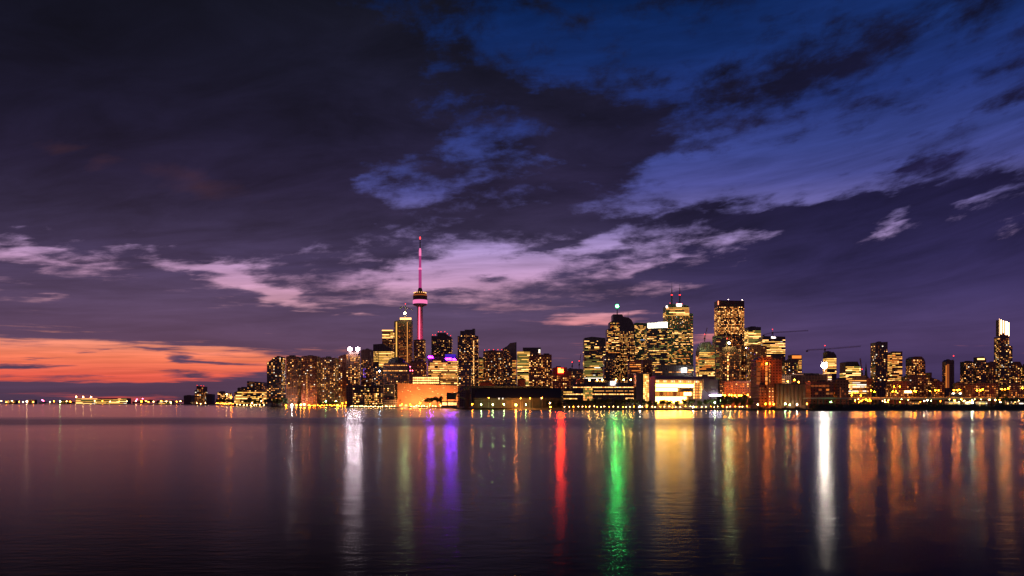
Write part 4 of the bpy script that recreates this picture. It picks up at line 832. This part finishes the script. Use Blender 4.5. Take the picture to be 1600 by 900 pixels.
for i in range(4):
    for j in range(17):
        its.append((R.choice('yybbywy'), -ga.w / 2 + ga.w * (i + .5) / 4, 0, 2.2 + (ga.top(0) - 2.6) * (j + .5) / 17, ga.w / 4 - .25, (ga.top(0) - 2.6) / 17 - .28, 0))
panes(ga.e, its)
m_ = MB(); m_.box(-ga.w / 2 - 12, ga.w / 2 + 2, -1.5, 12, ga.top(0) + .02, ga.top(0) + .9); m_.build('roof_slab', M['purplepanel'], ga.e)
hall = bld('event_hall', 'bright golden waterfront hall with long curved glowing balconies', 'building', [(1014, 587), (1060, 587.5), (1098, 589.5), (1110, 592)], 934, 'purplepanel', [], 0, 45, roofbits=0)
M['hallglow'] = bulb('hall_ceiling_light', (1.0, .44, .05), 32); M['hallsoft'] = bulb('hall_soft_light', (1.0, .36, .06), .7)
def band(px0, px1, y0, y1, mat, n, name, out=.4, gap=.22, bow=0.0, arr=None):
    for k in range(n):
        a, b = px0 + (px1 - px0) * k / n, px0 + (px1 - px0) * (k + 1) / n
        q = bow * ((k + .5) / n) ** 2
        xa, xb = hall.lx(a) + gap / 2, hall.lx(b) - gap / 2
        m_ = MB(); m_.box(xa, xb, -out, -out + .3, hall.z(y1 + q, a), hall.z(y0 + q, a)); m_.build(name, arr[k % len(arr)] if arr else mat, hall.e)
band(1015, 1083, 600, 605, M['hallglow'], 16, 'balcony_glazing', 2.4, .12, .8)
band(1015, 1058, 606.4, 611, M['hallglow'], 10, 'balcony_glazing', 2.2, .12, .4)
band(1015, 1078, 612.3, 618.6, M['hallsoft'], 12, 'lobby_glazing', .5, .5, 0, [M['hallsoft'], WIN['a'], M['hallsoft'], WIN['o']])
band(1068, 1080, 613, 618, M['hallglow'], 3, 'balcony_glazing', 1.3, .3)
band(1015, 1072, 619.8, 629.5, M['hallglow'], 14, 'ground_glazing', 1.6, .18)
band(1015, 1108, 594.2, 597.2, WIN['b'], 38, 'string_light', 3.2, 1.0, 1.6, [WIN['b'], WIN['w'], WIN['a'], WIN['b'], WIN['h']])
for j in range(6):
    band(1083, 1098 - j * .5, 598.5 + j * 4.2, 601.7 + j * 4.2, WIN['a'], 6, 'stair_glazing', 1.2, .5, 0, [WIN['b'], WIN['a'], WIN['w'], WIN['a'], WIN['y']])
m_ = MB(); m_.box(hall.lx(1014) + .2, hall.lx(1108), -4.4, -.05, hall.z(593.4, 1014), hall.z(592.2, 1014)); m_.build('canopy', M['purplepanel'], hall.e)
for y in (605.6, 611.8, 619.2): m_ = MB(); m_.box(hall.lx(1014) + .2, hall.lx(1083 if y > 606 else 1090), -3.0, -.05, hall.z(y + .45, 1040), hall.z(y, 1040)); m_.build('balcony_slab', M['stone'], hall.e)
e = empty('slanted_wing', 'plain lilac clad wing with a slanting underside right of golden hall', 'building', at(1110, 925)); kx = lambda p: ux(p) * 925 - ux(1110) * 925; kz = lambda p: zz(p, 925) - LAND
m_ = MB(); m_.prism([(kx(1099), kz(592)), (kx(1122), kz(592)), (kx(1122), kz(616)), (kx(1113), kz(616)), (kx(1099), kz(606))], 0, 20); m_.build('clad_volume', M['purplepanel'], e)
m_ = MB(); m_.box(kx(1112), kx(1121), 3, 18, 0, kz(616.1)); m_.build('base', M['darkconcrete'], e)
M['barwhite'] = bulb('bar_lavender_white', (.95, .78, 1.0), 14)
m_ = MB(); m_.box(kx(1108), kx(1127), -1.6, -.4, kz(618.6), kz(616.6)); m_.build('light_bar', M['barwhite'], e)

# ================================================================== brick elevator, silos, industrial sheds
B = eleB
for px0, px1, n in ((1182, 1188, 8), (1196, 1199, 8)):
    for k in range(n): part_box(B, 'amber_bay', px0, px1, 566.5 + k * 7.4, 572.5 + k * 7.4, .05, .2, WIN['o' if px0 < 1190 else ('a' if k % 3 else 'w')])
for k in range(24): part_box(B, 'stair_window', 1201.6 + (k % 2) * .6, 1203.0 + (k % 2) * .6, 566 + k * 2.7, 567.4 + k * 2.7, .1, .2, WIN['w' if k % 3 else 'd'])
e = empty('stair_tower', 'red lit stair tower at the foot of the brick elevator', 'tower', at(1205, 905)); m_ = MB(); h_ = zz(601, 905) - LAND; m_.box(-3.6, 3.6, 0, 8, 0, h_); m_.build('wall', M['rust'], e)
for k in range(7):
    for s in (-1, 1): m_ = MB(); z_ = 4 + k * (h_ - 6) / 7; m_.box(s * 1.8 - .5, s * 1.8 + .5, -.15, 0, z_, z_ + 1.0); m_.build('window', WIN['b' if k % 2 else 'w'], e)
sg_ = 'silos joined in one row'
e = empty('silo_row', 'row of joined ribbed brown grain silos beside the brick elevator', 'silos', at(1236, 905)); hs = zz(600.5, 905) - LAND
for k in range(8):
    m_ = MB(); x_ = (ux(1215 + k * 6) - ux(1236)) * 905; m_.lathe([(2.15, 4), (2.15, hs)], 14, (x_, 2.2)); m_.build('silo', M['silo'], e)
m_ = MB(); m_.box((ux(1212) - ux(1236)) * 905, (ux(1260) - ux(1236)) * 905, .3, 6, hs + .02, hs + 1.0); m_.build('roof_slab', M['roof'], e)
m_ = MB(); m_.box((ux(1212) - ux(1236)) * 905, (ux(1260) - ux(1236)) * 905, 2.4, 12, 0, hs - .1); m_.build('rear_wall', M['silo'], e)
def indus(label, px0, px1, yt, D, mat, wins, dd=18): return bld('industrial_shed', label, 'shed', [(px0, yt), (px1, yt)], D, mat, wins, 0, dd)
indus('lower brown wing in front of the brick elevator', 1180, 1201, 601, 910, 'brick', [W(st='cols', p=.55, y=(602, 622), bw=2.6, ww=1.5, wh=2.4, fh=3.2, c=[('o', 3), ('a', 1), ('o', 1)], faces='F')])
indus('dark flat shed with amber panels under the giant floodlight', 1258, 1302, 596, 925, 'brick', [W(st='rows', p=.55, y=(600, 618), bw=4, ww=3.6, wh=2.6, fh=4.5, run=1, c=[('o', 5), ('a', .6)], faces='F')])
indus('dark shed with tall amber light slots left of expressway', 1300, 1326, 593, 930, 'brick', [W(st='cols', p=.45, y=(603, 622), bw=2.6, ww=1.3, wh=3.0, fh=3.3, c=[('a', 2), ('o', 5)], faces='F')])
indus('dark green topped shed behind the silos', 1236, 1292, 586, 1010, 'slate', [W(st='rand', p=.25, y=(592, 602), c=C_AMB)])
e = empty('loading_ledge', 'pale concrete loading ledge running along the dark sheds', 'platform', at(1296, 900)); m_ = MB(); m_.box((ux(1258) - ux(1296)) * 900, (ux(1336) - ux(1296)) * 900, 0, 14, zz(623.2, 900) - LAND, zz(621.2, 900) - LAND); m_.build('slab', M['concrete'], e)
for k in range(9): m_ = MB(); x_ = (ux(1260 + k * 9) - ux(1296)) * 900; m_.box(x_ - .5, x_ + .5, .5, 1.5, 0, zz(623.25, 900) - LAND); m_.build('pillar', M['darkconcrete'], e)
GL = col_bulb('green_work_lamp', (.45, 1.0, .30), 90)
for px, py, m, r_, lab in ((1227, 631, GL, .8, 'green lamp under the silo row'), (1234, 632.5, GL, .6, 'second green lamp right under the silo row'), (1245.5, 632, L_WHT, .7, 'white lamp under the right end of the silo row'), (1298, 628, GL, .55, 'green lamp below the concrete loading ledge'),
        (1184, 632, L_WRM, .7, 'pale lamp at the foot of the brick elevator'), (1196, 631, L_AMB, .7, 'left orange lamp at the red stair tower'), (1203, 631, L_AMB, .6, 'middle orange lamp at the red stair tower'), (1209, 631.5, L_AMB, .7, 'right orange lamp at the red stair tower'),
        (1261, 631, L_AMS, .6, 'faint orange lamp below the left end of the ledge'), (1198, 568, L_AMB, .9, 'orange lamp high on the brick elevator front'), (1241.5, 593.5, L_AMB, .85, 'orange lamp above the silo row'), (1231, 596, L_AMS, .9, 'smaller orange lamp above the left silos'), (1248, 597, L_AMS, .8, 'smaller orange lamp above the right silos')):
    lamp(px, py, 893 if py > 600 else 922, lab, m, r_, 'yard_lamp')
lamp(1288, 571, 1020, 'giant white floodlight on a tall mast, brightest lamp in the east', col_bulb('giant_floodlight', (1, .80, .62), 480), 4.0, 'floodlight_mast', cat='floodlight', pr=.35)
lamp(1139, 536, 1496, 'pale yellow green work lamp on top of the unfinished core', col_bulb('lime_lamp', (.85, 1.0, .35), 420), 2.0, 'work_lamp', zb=zz(542, 1496))
lamp(632.5, 489.5, 1945, 'yellow green work lamp on the tall unfinished condominium', col_bulb('lime_lamp2', (.85, 1.0, .40), 260), 2.6, 'work_lamp', zb=zz(500, 1945))
lamp(1166, 543.5, 1500, 'single warm lamp beside the black topped tower', L_WRM, 1.1, 'mast_lamp')
lamp(1186, 562, 1200, 'single warm lamp above the brick elevator shoulder', L_WRM, .9, 'mast_lamp')

# ================================================================== cranes
def tower_crane(label, px, ybase, ytop, D, jibs, zb=None, luff=False, w=2.0):
    x, y, z0 = at(px, D, zz(ybase, D)); e = empty('tower_crane', label, 'crane', (x, y, z0))
    H = zz(ytop, D) - z0; m_ = MB(); m_.lattice((0, 0, 0), (0, 0, H), w, max(4, int(H / 4)), .28); m_.build('mast', M['cranered'], e)
    m_ = MB(); m_.box(-1.6, 1.6, -1.8, 1.2, H, H + 3); m_.build('cab', M['steel'], e)
    for jpx, jpy in jibs[:1]:
        q = Vector((ux(jpx) * D - x, 0, zz(jpy, D) - z0)); p = Vector((0, 0, H + 2)); m_ = MB(); m_.lattice(p, q, w * .8, max(5, int((q - p).length / 4)), .26); m_.build('jib', M['cranered'], e)
    for jpx, jpy in jibs[1:]:
        q = Vector((ux(jpx) * D - x, 0, zz(jpy, D) - z0)); p = Vector((0, 0, H + 2)); m_ = MB(); m_.lattice(p, q, w * .8, max(3, int((q - p).length / 4)), .26); c_ = m_.build('counter_jib', M['cranered'], e)
        m_ = MB(); m_.box(q.x - 2, q.x + 2, -1.4, 1.4, q.z - 4, q.z - .5); m_.build('counterweight', M['darkconcrete'], c_)
    m_ = MB(); m_.tube((0, 0, H + 3), (0, 0, H + 9), .4, .2, 4); m_.build('apex', M['cranered'], e)
    m_ = MB(); m_.lathe([(.2, H + 9), (.9, H + 9.4), (.9, H + 10.3), (.2, H + 10.8)], 6); m_.build('beacon', M['beacon'], e)
    return e
tower_crane('small rooftop crane over the tall unfinished condominium', 633.5, 500, 481, 1960, [(645, 484), (626, 479.5)])
tower_crane('thin crane whose long jib rises to the right over the east', 1207, 526, 521, 1925, [(1263, 516.5), (1193, 523)], w=2.6)
tower_crane('flat dark crane right above the giant floodlight', 1289, 552, 547, 1755, [(1345, 541), (1261, 547)], w=2.6)
tower_crane('small luffing crane leaning left beside the church spire', 1347, 590, 585, 1500, [(1344, 560)], w=1.8)
tower_crane('faint steep luffing crane over the unfinished concrete core', 1136, 541, 537, 1520, [(1133, 518)], w=1.4)
tower_crane('faint steep crane above the amber striped tower', 1101, 534, 530, 1620, [(1105, 512)], w=1.2)
tower_crane('faint thin crane left of the greenish office tower', 905, 577, 571, 1720, [(908, 553)], w=1.2)
tower_crane('faint thin crane above the plain dark block', 894, 577, 573, 1710, [(896, 565)], w=1.2)
e = empty('church', 'dark pointed church spire among the low eastern blocks', 'church', at(1354.3, 1400)); m_ = MB(); h_ = zz(590, 1400) - LAND; m_.box(-3, 3, 0, 6, 0, h_); m_.build('tower', M['brick'], e); m_ = MB(); m_.lathe([(3.1, h_ + .01), (.15, zz(566, 1400) - LAND)], 8, (0, 3)); m_.build('spire', M['roof'], e)
lamp(1490, 556, 1490, 'red tipped mast beside the isolated tower', M['beacon'], 1.0, 'signal_mast')

# ================================================================== elevated expressway and the east bank
D = 1000
e = empty('elevated_expressway', 'long orange lit elevated expressway running to the right edge', 'overpass', at(1480, D)); kx = lambda p: (ux(p) - ux(1480)) * D
z1 = zz(621.8, D) - LAND; m_ = MB(); m_.box(kx(1300), kx(1700), 0, 22, z1 - 2.0, z1 - .3); m_.build('deck', M['concrete'], e)
m_ = MB(); m_.box(kx(1300), kx(1700), -.35, -.02, z1 - 1.5, z1 + .7); m_.build('parapet', M['concrete'], e); m_ = MB(); m_.box(kx(1300), kx(1700), 22.02, 22.35, z1 - 1.5, z1 + 1.2); m_.build('parapet', M['concrete'], e)
for k in range(24): m_ = MB(); x_ = kx(1306 + k * 17); m_.box(x_ - .9, x_ + .9, 4, 6, 0, z1 - 2.02); m_.box(x_ - .9, x_ + .9, 15, 17, 0, z1 - 2.02); m_.build('pier', M['darkconcrete'], e)
zd = LAND + z1 - .3
rs_ = [(1334, 613, 2), (1340, 612.6, 0), (1361, 610, 0), (1369, 612, 1), (1397.5, 611.5, 2), (1426, 611, 2), (1431, 611.5, 0), (1455.5, 611, 1), (1464, 610, 2), (1493, 609.5, 2), (1501.5, 609, 1), (1529, 610, 2), (1538, 608.5, 1), (1568, 608, 2), (1578, 607, 1), (1600, 606.5, 2), (1380, 623, 0)]
for k, (px, py, a) in enumerate(rs_[:-1]):
    g_ = {0: ('single globe orange lamp on the elevated expressway', 'single lamps on the expressway'), 1: ('one armed orange lamp on the elevated expressway', 'one armed lamps on the expressway'), 2: ('double armed orange lamp on the elevated expressway', 'double armed lamps on the expressway')}[a]
    lamp(px, py, 1002 + (k % 2) * 16, g_[0], L_EXP, .72, 'street_lamp', g_[1], zb=zd, arms=a)
for px, py, D_, lab in ((1345, 618, 1080, 'orange lamp low behind the first expressway lamps'), (1331, 617.5, 1080, 'orange lamp by the sheds left end of expressway'), (1406, 604, 1180, 'red orange lamp on the low reddish block'), (1397, 604, 1180, 'orange lamp left of the red one on the low block'),
        (1353, 624, 960, 'orange yard lamp left end under the expressway'), (1360, 626, 955, 'orange yard lamp right of the first one below expressway'), (1345.5, 626.5, 950, 'reddish yard lamp below the expressway start')):
    lamp(px, py, D_, lab, L_EXP, .7, 'yard_lamp')
lb = empty('light_panel', 'long amber light panel glowing above the expressway', 'sign', at(1419, 1060)); m_ = MB(); zA, zB = zz(613.8, 1060) - LAND, zz(610.6, 1060) - LAND; m_.box(-4.5, 4.5, 0, .5, zA, zB); m_.build('lit_face', bulb('amber_panel', (1, .62, .22), 12), lb)
for dx in (-3.5, 3.5): m_ = MB(); m_.tube((dx, .3, 0), (dx, .3, zA), .25, n=5); m_.build('post', M['steel'], lb)
gt = empty('sign_gantry', 'dark sign gantry with four white lamps over the expressway', 'gantry', at(1494, 1001, zd)); 
for dx in (-8, 8): m_ = MB(); m_.tube((dx, 0, 0), (dx, 0, zz(613, 1001) - zd), .3, n=6); m_.build('post', M['steel'], gt)
m_ = MB(); m_.box(-8, 8, -.3, .3, zz(620, 1001) - zd, zz(614, 1001) - zd); m_.build('sign_panel', M['glassdark'], gt)
for px_ in (1489, 1500): m_ = MB(); x_ = (ux(px_) - ux(1494)) * 1001; m_.box(x_ - 1, x_ + 1, -1, -.4, zz(615.2, 1001) - zd, zz(614.4, 1001) - zd); m_.build('lamp', bulb('gantry_lamp', (1, .85, .6), 30), gt)
lamp(1519, 628.6, 880, 'dazzling pale green white lamp on the dark east bank', col_bulb('bank_lamp', (.88, 1, .62), 900), 1.1, 'bank_lamp', pr=.2)
for px, py, m, r_, lab in ((1531, 629, L_GRN, .8, 'green tinted lamp right of the dazzling bank lamp'), (1541, 629, L_WRM, .7, 'warm lamp right of the green tinted bank lamp'), (1546, 624.5, L_WRM, .7, 'warm lamp under the expressway east of bank lamp'), (1555, 625, L_WRM, .8, 'second warm lamp under expressway east of bank lamp'),
        (1492, 626, L_AMS, .8, 'amber lamp under the sign gantry'), (1444, 626.5, L_WHT, .5, 'white lamp pair under the middle expressway, left'), (1449, 625.5, L_WHT, .5, 'white lamp pair under the middle expressway, right')):
    lamp(px, py, 905, lab, m, r_, 'yard_lamp')
# small buildings and parked cars under the expressway
rr = random.Random(11)
for k, (a, b, y) in enumerate(((1420, 1437, 627.5), (1476, 1500, 627.6), (1505, 1516, 627.4), (1524, 1543, 627), (1570, 1577, 626), (1579, 1586, 627), (1588, 1600, 627))):
    lab = ['first', 'second', 'third', 'fourth', 'fifth', 'sixth', 'seventh'][k] + ' low lit hut from the left on the east bank'
    B = bld('yard_hut', lab, 'hut', [(a, y), (b, y)], 890, 'stone', [W(st='rows', p=1.0, y=(y + .6, 636), fh=2.6, bw=2.2, ww=1.7, wh=1.3, run=2, c=[('b', 3), ('h', 2), ('y', 2), ('w', 2)], faces='F')], 0, 8, group='lit huts on the east bank', roofbits=0)
def car_proto():
    e = empty('parked_car', 'small parked car under the elevated expressway', 'car', (0, 0, 0), 0, 'cars parked under the expressway')
    m_ = MB(); m_.prism([(-2.1, .35), (-2.1, .85), (-1.9, .95), (-1.3, 1.0), (-.8, 1.45), (.7, 1.45), (1.3, 1.0), (2.0, .9), (2.15, .7), (2.15, .35)], -.85, .85); m_.build('body', plain('car_paint', (.45, .45, .47), .35), e)
    for x_ in (-1.35, 1.35):
        for y_ in (-.8, .8): m_ = MB(); m_.tube((x_, y_ - .1, .33), (x_, y_ + .1, .33), .33, n=12); m_.build('wheel', M['glassdark'], e)
    for y_ in (-.6, .6): m_ = MB(); m_.box(-2.2, -2.1, y_ - .2, y_ + .2, .6, .8); m_.build('headlight', M['beaconw'], e)
    return e
def copy_tree(o, parent=None):
    c = o.copy(); COL.objects.link(c)
    if parent is not None: c.parent = parent
    for ch in list(o.children): copy_tree(ch, c)
    return c
c0 = car_proto()
for k, px in enumerate([1336, 1341, 1347, 1352, 1358, 1364, 1371, 1378, 1385, 1392, 1400, 1407, 1413, 1440, 1452, 1458, 1464, 1470]):
    o = c0 if k == 0 else copy_tree(c0); o.location = at(px, 935 + (k % 3) * 12, 3.2); o.rotation_euler = (0, 0, rr.uniform(.9, 1.9) + (0 if k % 2 else 0)); 
yard = MB(); yard.box(-9, 9, 0, 1, 0, 1)
# pole lights over the yard: many small warm dots
for k in range(46):
    px = 1332 + rr.random() * 265; py = rr.uniform(623.5, 629)
    lamp(px, py, rr.uniform(900, 985), 'tiny yard light among many below the elevated expressway', [L_WRM, L_AMS, L_WRM, L_GRN, L_AMS][k % 5], .36, 'yard_light', 'tiny lights below the expressway', pr=.08)
def bank(label, px0, px1, D0, D1, h, seed):
    n = 150; mrows = 7; m_ = MB(); r = random.Random(seed); hs = [0] * (n + 1)
    ph = [r.uniform(0, 6.3) for _ in range(8)]
    for j in range(mrows + 1):
        for i in range(n + 1):
            px = px0 + (px1 - px0) * i / n; D_ = D0 + (D1 - D0) * j / mrows; e_ = min(1, min(i, n - i) / 8)
            prof = math.sin(min(1, j / (mrows * .45)) * math.pi / 2)
            z = (h + .9 * math.sin(i * .21 + ph[0]) + .5 * math.sin(i * .77 + ph[1]) + r.uniform(-.35, .35)) * prof * e_ + 0.2
            m_.v.append((ux(px) * D_, D_ + r.uniform(-.4, .4), z if j < mrows else 1.7))
    for j in range(mrows):
        for i in range(n): a = j * (n + 1) + i; m_.f.append((a, a + 1, a + n + 2, a + n + 1)); m_.mi.append(0)
    return tag(m_.build('bank', M['bank']), label, None, None, 'structure')
bank('long dark scrubby bank along the eastern shore', 1262, 1660, 840, 884, 5.6, 3)
bank('low dark bank at the foot of the brick elevator', 1168, 1266, 858, 880, 2.6, 4)
# a mass of scrub on that bank
m_ = MB(); r = random.Random(9)
for _ in range(5200):
    px = r.uniform(1265, 1655); D_ = 840 + r.random() * 30; z = 5.4 * min(1, (D_ - 840) / 18) + .2; x = ux(px) * D_; s = r.uniform(.35, .9); a = r.uniform(0, 3.1)
    m_.quad([(x - s * math.cos(a), D_ - s * math.sin(a), z), (x + s * math.cos(a), D_ + s * math.sin(a), z), (x + s * .6 * math.cos(a), D_ + s * .6 * math.sin(a), z + s * 1.5), (x - s * .7 * math.cos(a), D_, z + s * 1.3)])
tag(m_.build('undergrowth', M['leaf']), 'dark scrub covering the eastern bank', 'undergrowth', None, 'stuff')

# ================================================================== trees
def crown_mesh(seed, n=1000, wide=1.0):
    r = random.Random(seed); m_ = MB(); cl = []
    for _ in range(11):
        a, q = r.uniform(0, 6.28), r.uniform(.1, .72); cl.append((math.cos(a) * q * wide, math.sin(a) * q * wide, r.uniform(-.5, .62), r.uniform(.26, .44)))
    for _ in range(n):
        cx, cy, cz, cr = r.choice(cl); v = Vector((r.gauss(0, 1), r.gauss(0, 1), r.gauss(0, 1))).normalized() * cr * r.uniform(.55, 1.08)
        p = Vector((cx, cy, cz)) + v; u = Vector((r.gauss(0, 1), r.gauss(0, 1), r.gauss(0, 1))).normalized(); w = u.orthogonal().normalized(); s = r.uniform(.08, .15)
        m_.quad([p - u * s, p + w * s * .7, p + u * s, p - w * s * .7])
    return m_.mesh('crown', M['leaf'])
def trunk_mesh(seed):
    r = random.Random(seed); m_ = MB(); m_.tube((0, 0, 0), (.02, 0, .45), .035, .024, 7); m_.tube((.02, 0, .45), (.0, .02, .8), .024, .01, 6)
    for k in range(5):
        a = r.uniform(0, 6.28); z = r.uniform(.3, .55); m_.tube((.01, 0, z), (math.cos(a) * .2, math.sin(a) * .2, z + r.uniform(.15, .28)), .014, .005, 5)
    return m_.mesh('trunk', M['bark'])
CR = [crown_mesh(k, wide=(1.0, .85, 1.1, .95)[k]) for k in range(4)]; TR = [trunk_mesh(k) for k in range(4)]
def tree(px, ytop, D, wpx, label, group=None, zb=LAND, k=None):
    k = R.randrange(4) if k is None else k
    x, y, z = at(px, D, zb); H = zz(ytop, D) - zb; e = empty('tree', label, 'tree', (x, y, z), R.uniform(0, 6.28), group)
    t = bpy.data.objects.new('trunk', TR[k]); t.scale = (H, H, H); link(t, e)
    c = bpy.data.objects.new('crown', CR[k]); rad = wpx / 2 / F * D; hz = H * .40; c.scale = (rad * 1.05, rad * 1.05, hz * 1.05); c.location = (0, 0, H - hz); link(c, e)
    return e
QT = 'round dark tree in the row along the lit quay promenade'
px = 884
while px < 1170:
    wd = R.uniform(9, 13); tree(px + wd / 2, 622.5 + R.uniform(-1.2, 2.2) + (1.5 if 990 < px < 1060 else 0), R.uniform(908, 916), wd, QT, 'trees along the quay promenade'); px += wd * R.uniform(.86, 1.12)
for a, b, ys, D_, n, lab, gr in ((424, 448, 621, 1572, 5, 'dark tree in the clump below the leftmost condominium tower', 'dark trees below the leftmost condominium'), (380, 424, 624, 2130, 6, 'small dark tree before the lit hospital block', 'trees before the hospital block'),
        (500, 528, 625, 1530, 5, 'dark tree under the brown condominium slabs near green lamp', 'trees under the condominium slabs'), (555, 598, 630, 1284, 6, 'small tree before the dark glass waterfront row', 'small trees before the glass waterfront row'),
        (852, 884, 626, 958, 4, 'dark tree at the right end of the black shed', 'trees right of the black shed'), (205, 285, 625, 4300, 12, 'tiny dark tree on the far western shore', 'tiny trees on the far shore'), (60, 118, 626.5, 5500, 8, 'tiny dark tree left of the long lit terminal', 'tiny trees left of the terminal'),
        (336, 366, 621, 2400, 5, 'small dark tree left of the hospital block', 'trees left of the hospital block'), (1122, 1170, 616, 1120, 6, 'dark tree behind the quay before the orange lit block', 'trees before the orange lit block'), (1240, 1300, 592, 1006, 5, None, None),
        (1555, 1600, 618, 940, 5, 'dark tree at the far right below the expressway', 'trees below the expressway')):
    if lab is None: continue
    for k in range(n): tree(a + (b - a) * (k + .5) / n + R.uniform(-1.5, 1.5), ys + R.uniform(-1, 2.5), D_ * R.uniform(.998, 1.004), (b - a) / n * R.uniform(1.0, 1.4), lab, gr)
tree(671, 620.5, 1262, 15, 'left one of two big black trees before the orange wall', k=0); tree(684, 617, 1258, 15, 'right taller one of two big black trees before orange wall', k=2)
tree(446, 622, 1560, 10, 'single dark tree by the white star lamp west'); 

# ================================================================== waterfront lamps
PL = 'small warm promenade lamp on the quay edge under the trees'
k = 0; px = 882
while px < 1172:
    lamp(px, 635.6 + R.uniform(-.8, .5), 903, PL, [L_WRM, L_WRM, L_AMS][k % 3], .36, 'promenade_lamp', 'lamps along the quay promenade', pr=.07); px += R.uniform(4.4, 8.5); k += 1
for a, b, n, D_, y, lab, gr, m in ((546, 618, 20, 1278, 634.8, 'small pale quay lamp before the dark glass waterfront row', 'lamps before the glass waterfront row', L_WRM), (368, 440, 14, 2110, 632.8, 'small dim shore lamp below the hospital block', 'lamps below the hospital block', L_WRM),
        (484, 545, 17, 1520, 633.6, 'small orange lamp along the street under the condominiums', 'street lamps under the condominiums', L_AMS), (336, 366, 9, 2320, 630.6, 'small orange lamp on shore left of the hospital', 'lamps left of the hospital', L_AMS),
        (285, 336, 8, 3380, 630.2, 'small pale lamp at the foot of the dark warehouses', 'lamps below the dark warehouses', L_WRM), (640, 700, 14, 1275, 634.6, 'small pale quay lamp below the orange wall', 'lamps below the orange wall', L_WRM),
        (1126, 1172, 9, 1150, 617.5, 'orange lamp glowing behind the east quay trees', 'orange lamps behind the quay trees', L_AMB)):
    for k in range(n): lamp(a + (b - a) * (k + .5) / n + R.uniform(-1, 1), y + R.uniform(-.7, .7), D_, lab, m, .36 * D_ / 1000 if lab[:14] != 'orange lamp gl' else 1.0, 'quay_lamp', gr, pr=.1)
for px, py, D_, m, r_, lab in ((456, 632.8, 1560, col_bulb('star_white', (1, .84, .74), 900), 1.7, 'brilliant white lamp on the shore under the condominiums'), (463, 633, 1566, L_AMB, 1.2, 'left orange flood lamp beside the brilliant white one'), (470, 632.5, 1568, col_bulb('gold_flood', (1, .30, .03), 170), 1.6, 'golden flood lamp, first of the bright cluster'), (475.5, 632, 1566, M['gold_flood'], 1.8, 'golden flood lamp, second and brightest of the cluster'),
        (483, 633, 1560, L_AMB, 1.2, 'orange flood lamp right of the golden cluster'), (447, 633.5, 1560, L_AMB, .9, 'small orange lamp left of the brilliant white one'), (509, 627, 1530, col_bulb('green_small', (.3, 1, .25), 160), .9, 'small green lamp above the street trees'), (524.5, 627, 1530, L_GRN, .9, 'pale yellow lamp beside the small green one'),
        (527.5, 633, 1512, L_AMB, 1.3, 'big orange lamp at the foot of the reddish flank'), (535, 630, 1512, L_AMB, .8, 'orange lamp washing the foot of the reddish flank'), (541, 629, 1510, L_AMB, .7, 'rightmost orange lamp at foot of reddish flank'),
        (94, 627.2, 5450, L_GRN, 4.0, 'bright yellow green star lamp on the far west shore'), (42, 627.3, 5500, col_bulb('far_orange', (1, .5, .22), 300), 4.6, 'orange lamp on the far west shore'), (66, 625, 5500, M['red_lamp'], 4.5, 'upper red lamp on the far west shore'), (68, 626.5, 5500, M['red_lamp'], 4, 'lower red lamp on the far west shore'),
        (119, 620.0, 5350, L_WRM, 4.0, 'first of three white mast lamps beside the long terminal'), (130, 620.2, 5350, L_WRM, 3.8, 'second of three white mast lamps beside the long terminal'), (142, 620.2, 5350, L_WRM, 4.0, 'third of three white mast lamps beside the long terminal'),
        (221, 627.2, 4150, L_AMB, 3.4, 'orange lamp at the right end of the long terminal'), (214, 624, 4180, M['red_lamp'], 3.2, 'left red lamp at the right end of the terminal'), (223, 623, 4180, M['red_lamp'], 3.2, 'right red lamp at the right end of the terminal'), (212.5, 626.5, 4190, L_WRM, 3.2, 'warm lamp at the right end of the terminal'),
        (267, 629, 4000, L_WRM, 2.6, 'bright white lamp at the pale harbour shed'), (361, 620.5, 2290, L_AMB, 2.0, 'orange lamp just left of the hospital block'), (354, 616, 2500, L_WRM, 1.7, 'warm lamp on the small waterside block'), (393.5, 630, 2125, L_WRM, 1.6, 'round warm lamp before the hospital block'), (408, 626.5, 2125, L_WRM, 1.4, 'warm lamp low on the right of the hospital block'),
        (1117, 629, 900, col_bulb('lime_quay', (.9, 1, .45), 330), .8, 'lime lamp among the trees below the slanted wing'), (1126, 626, 940, L_GRN, .7, 'pale green lamp right of the slanted wing'), (1083, 636, 901, L_WHT, .75, 'brightest white lamp on the promenade'), (1000, 635, 901, L_WHT, .6, 'bright white promenade lamp by the golden atrium'), (859, 630, 960, L_WRM, .7, 'warm lamp on a mast right of the black shed'),
        (1563, 628, 900, L_WHT, .5, 'white lamp near the fifth hut'), (860, 636, 955, L_AMS, .7, 'low orange lamp right of the black shed')):
    lamp(px, py, D_, lab, m, r_, 'shore_lamp')
for k in range(22): lamp([2, 10, 19, 30, 36, 52, 78, 84, 104, 110, 148, 160, 172, 186, 198, 232, 240, 252, 260, 276, 282, 228][k], 627.5 + R.uniform(-1.3, .8), 5000 if k < 15 else 4150, 'tiny lamp twinkling on the far western shore', [L_WRM, L_AMS][k % 2], 2.2, 'shore_light', 'tiny lights on the far western shore')
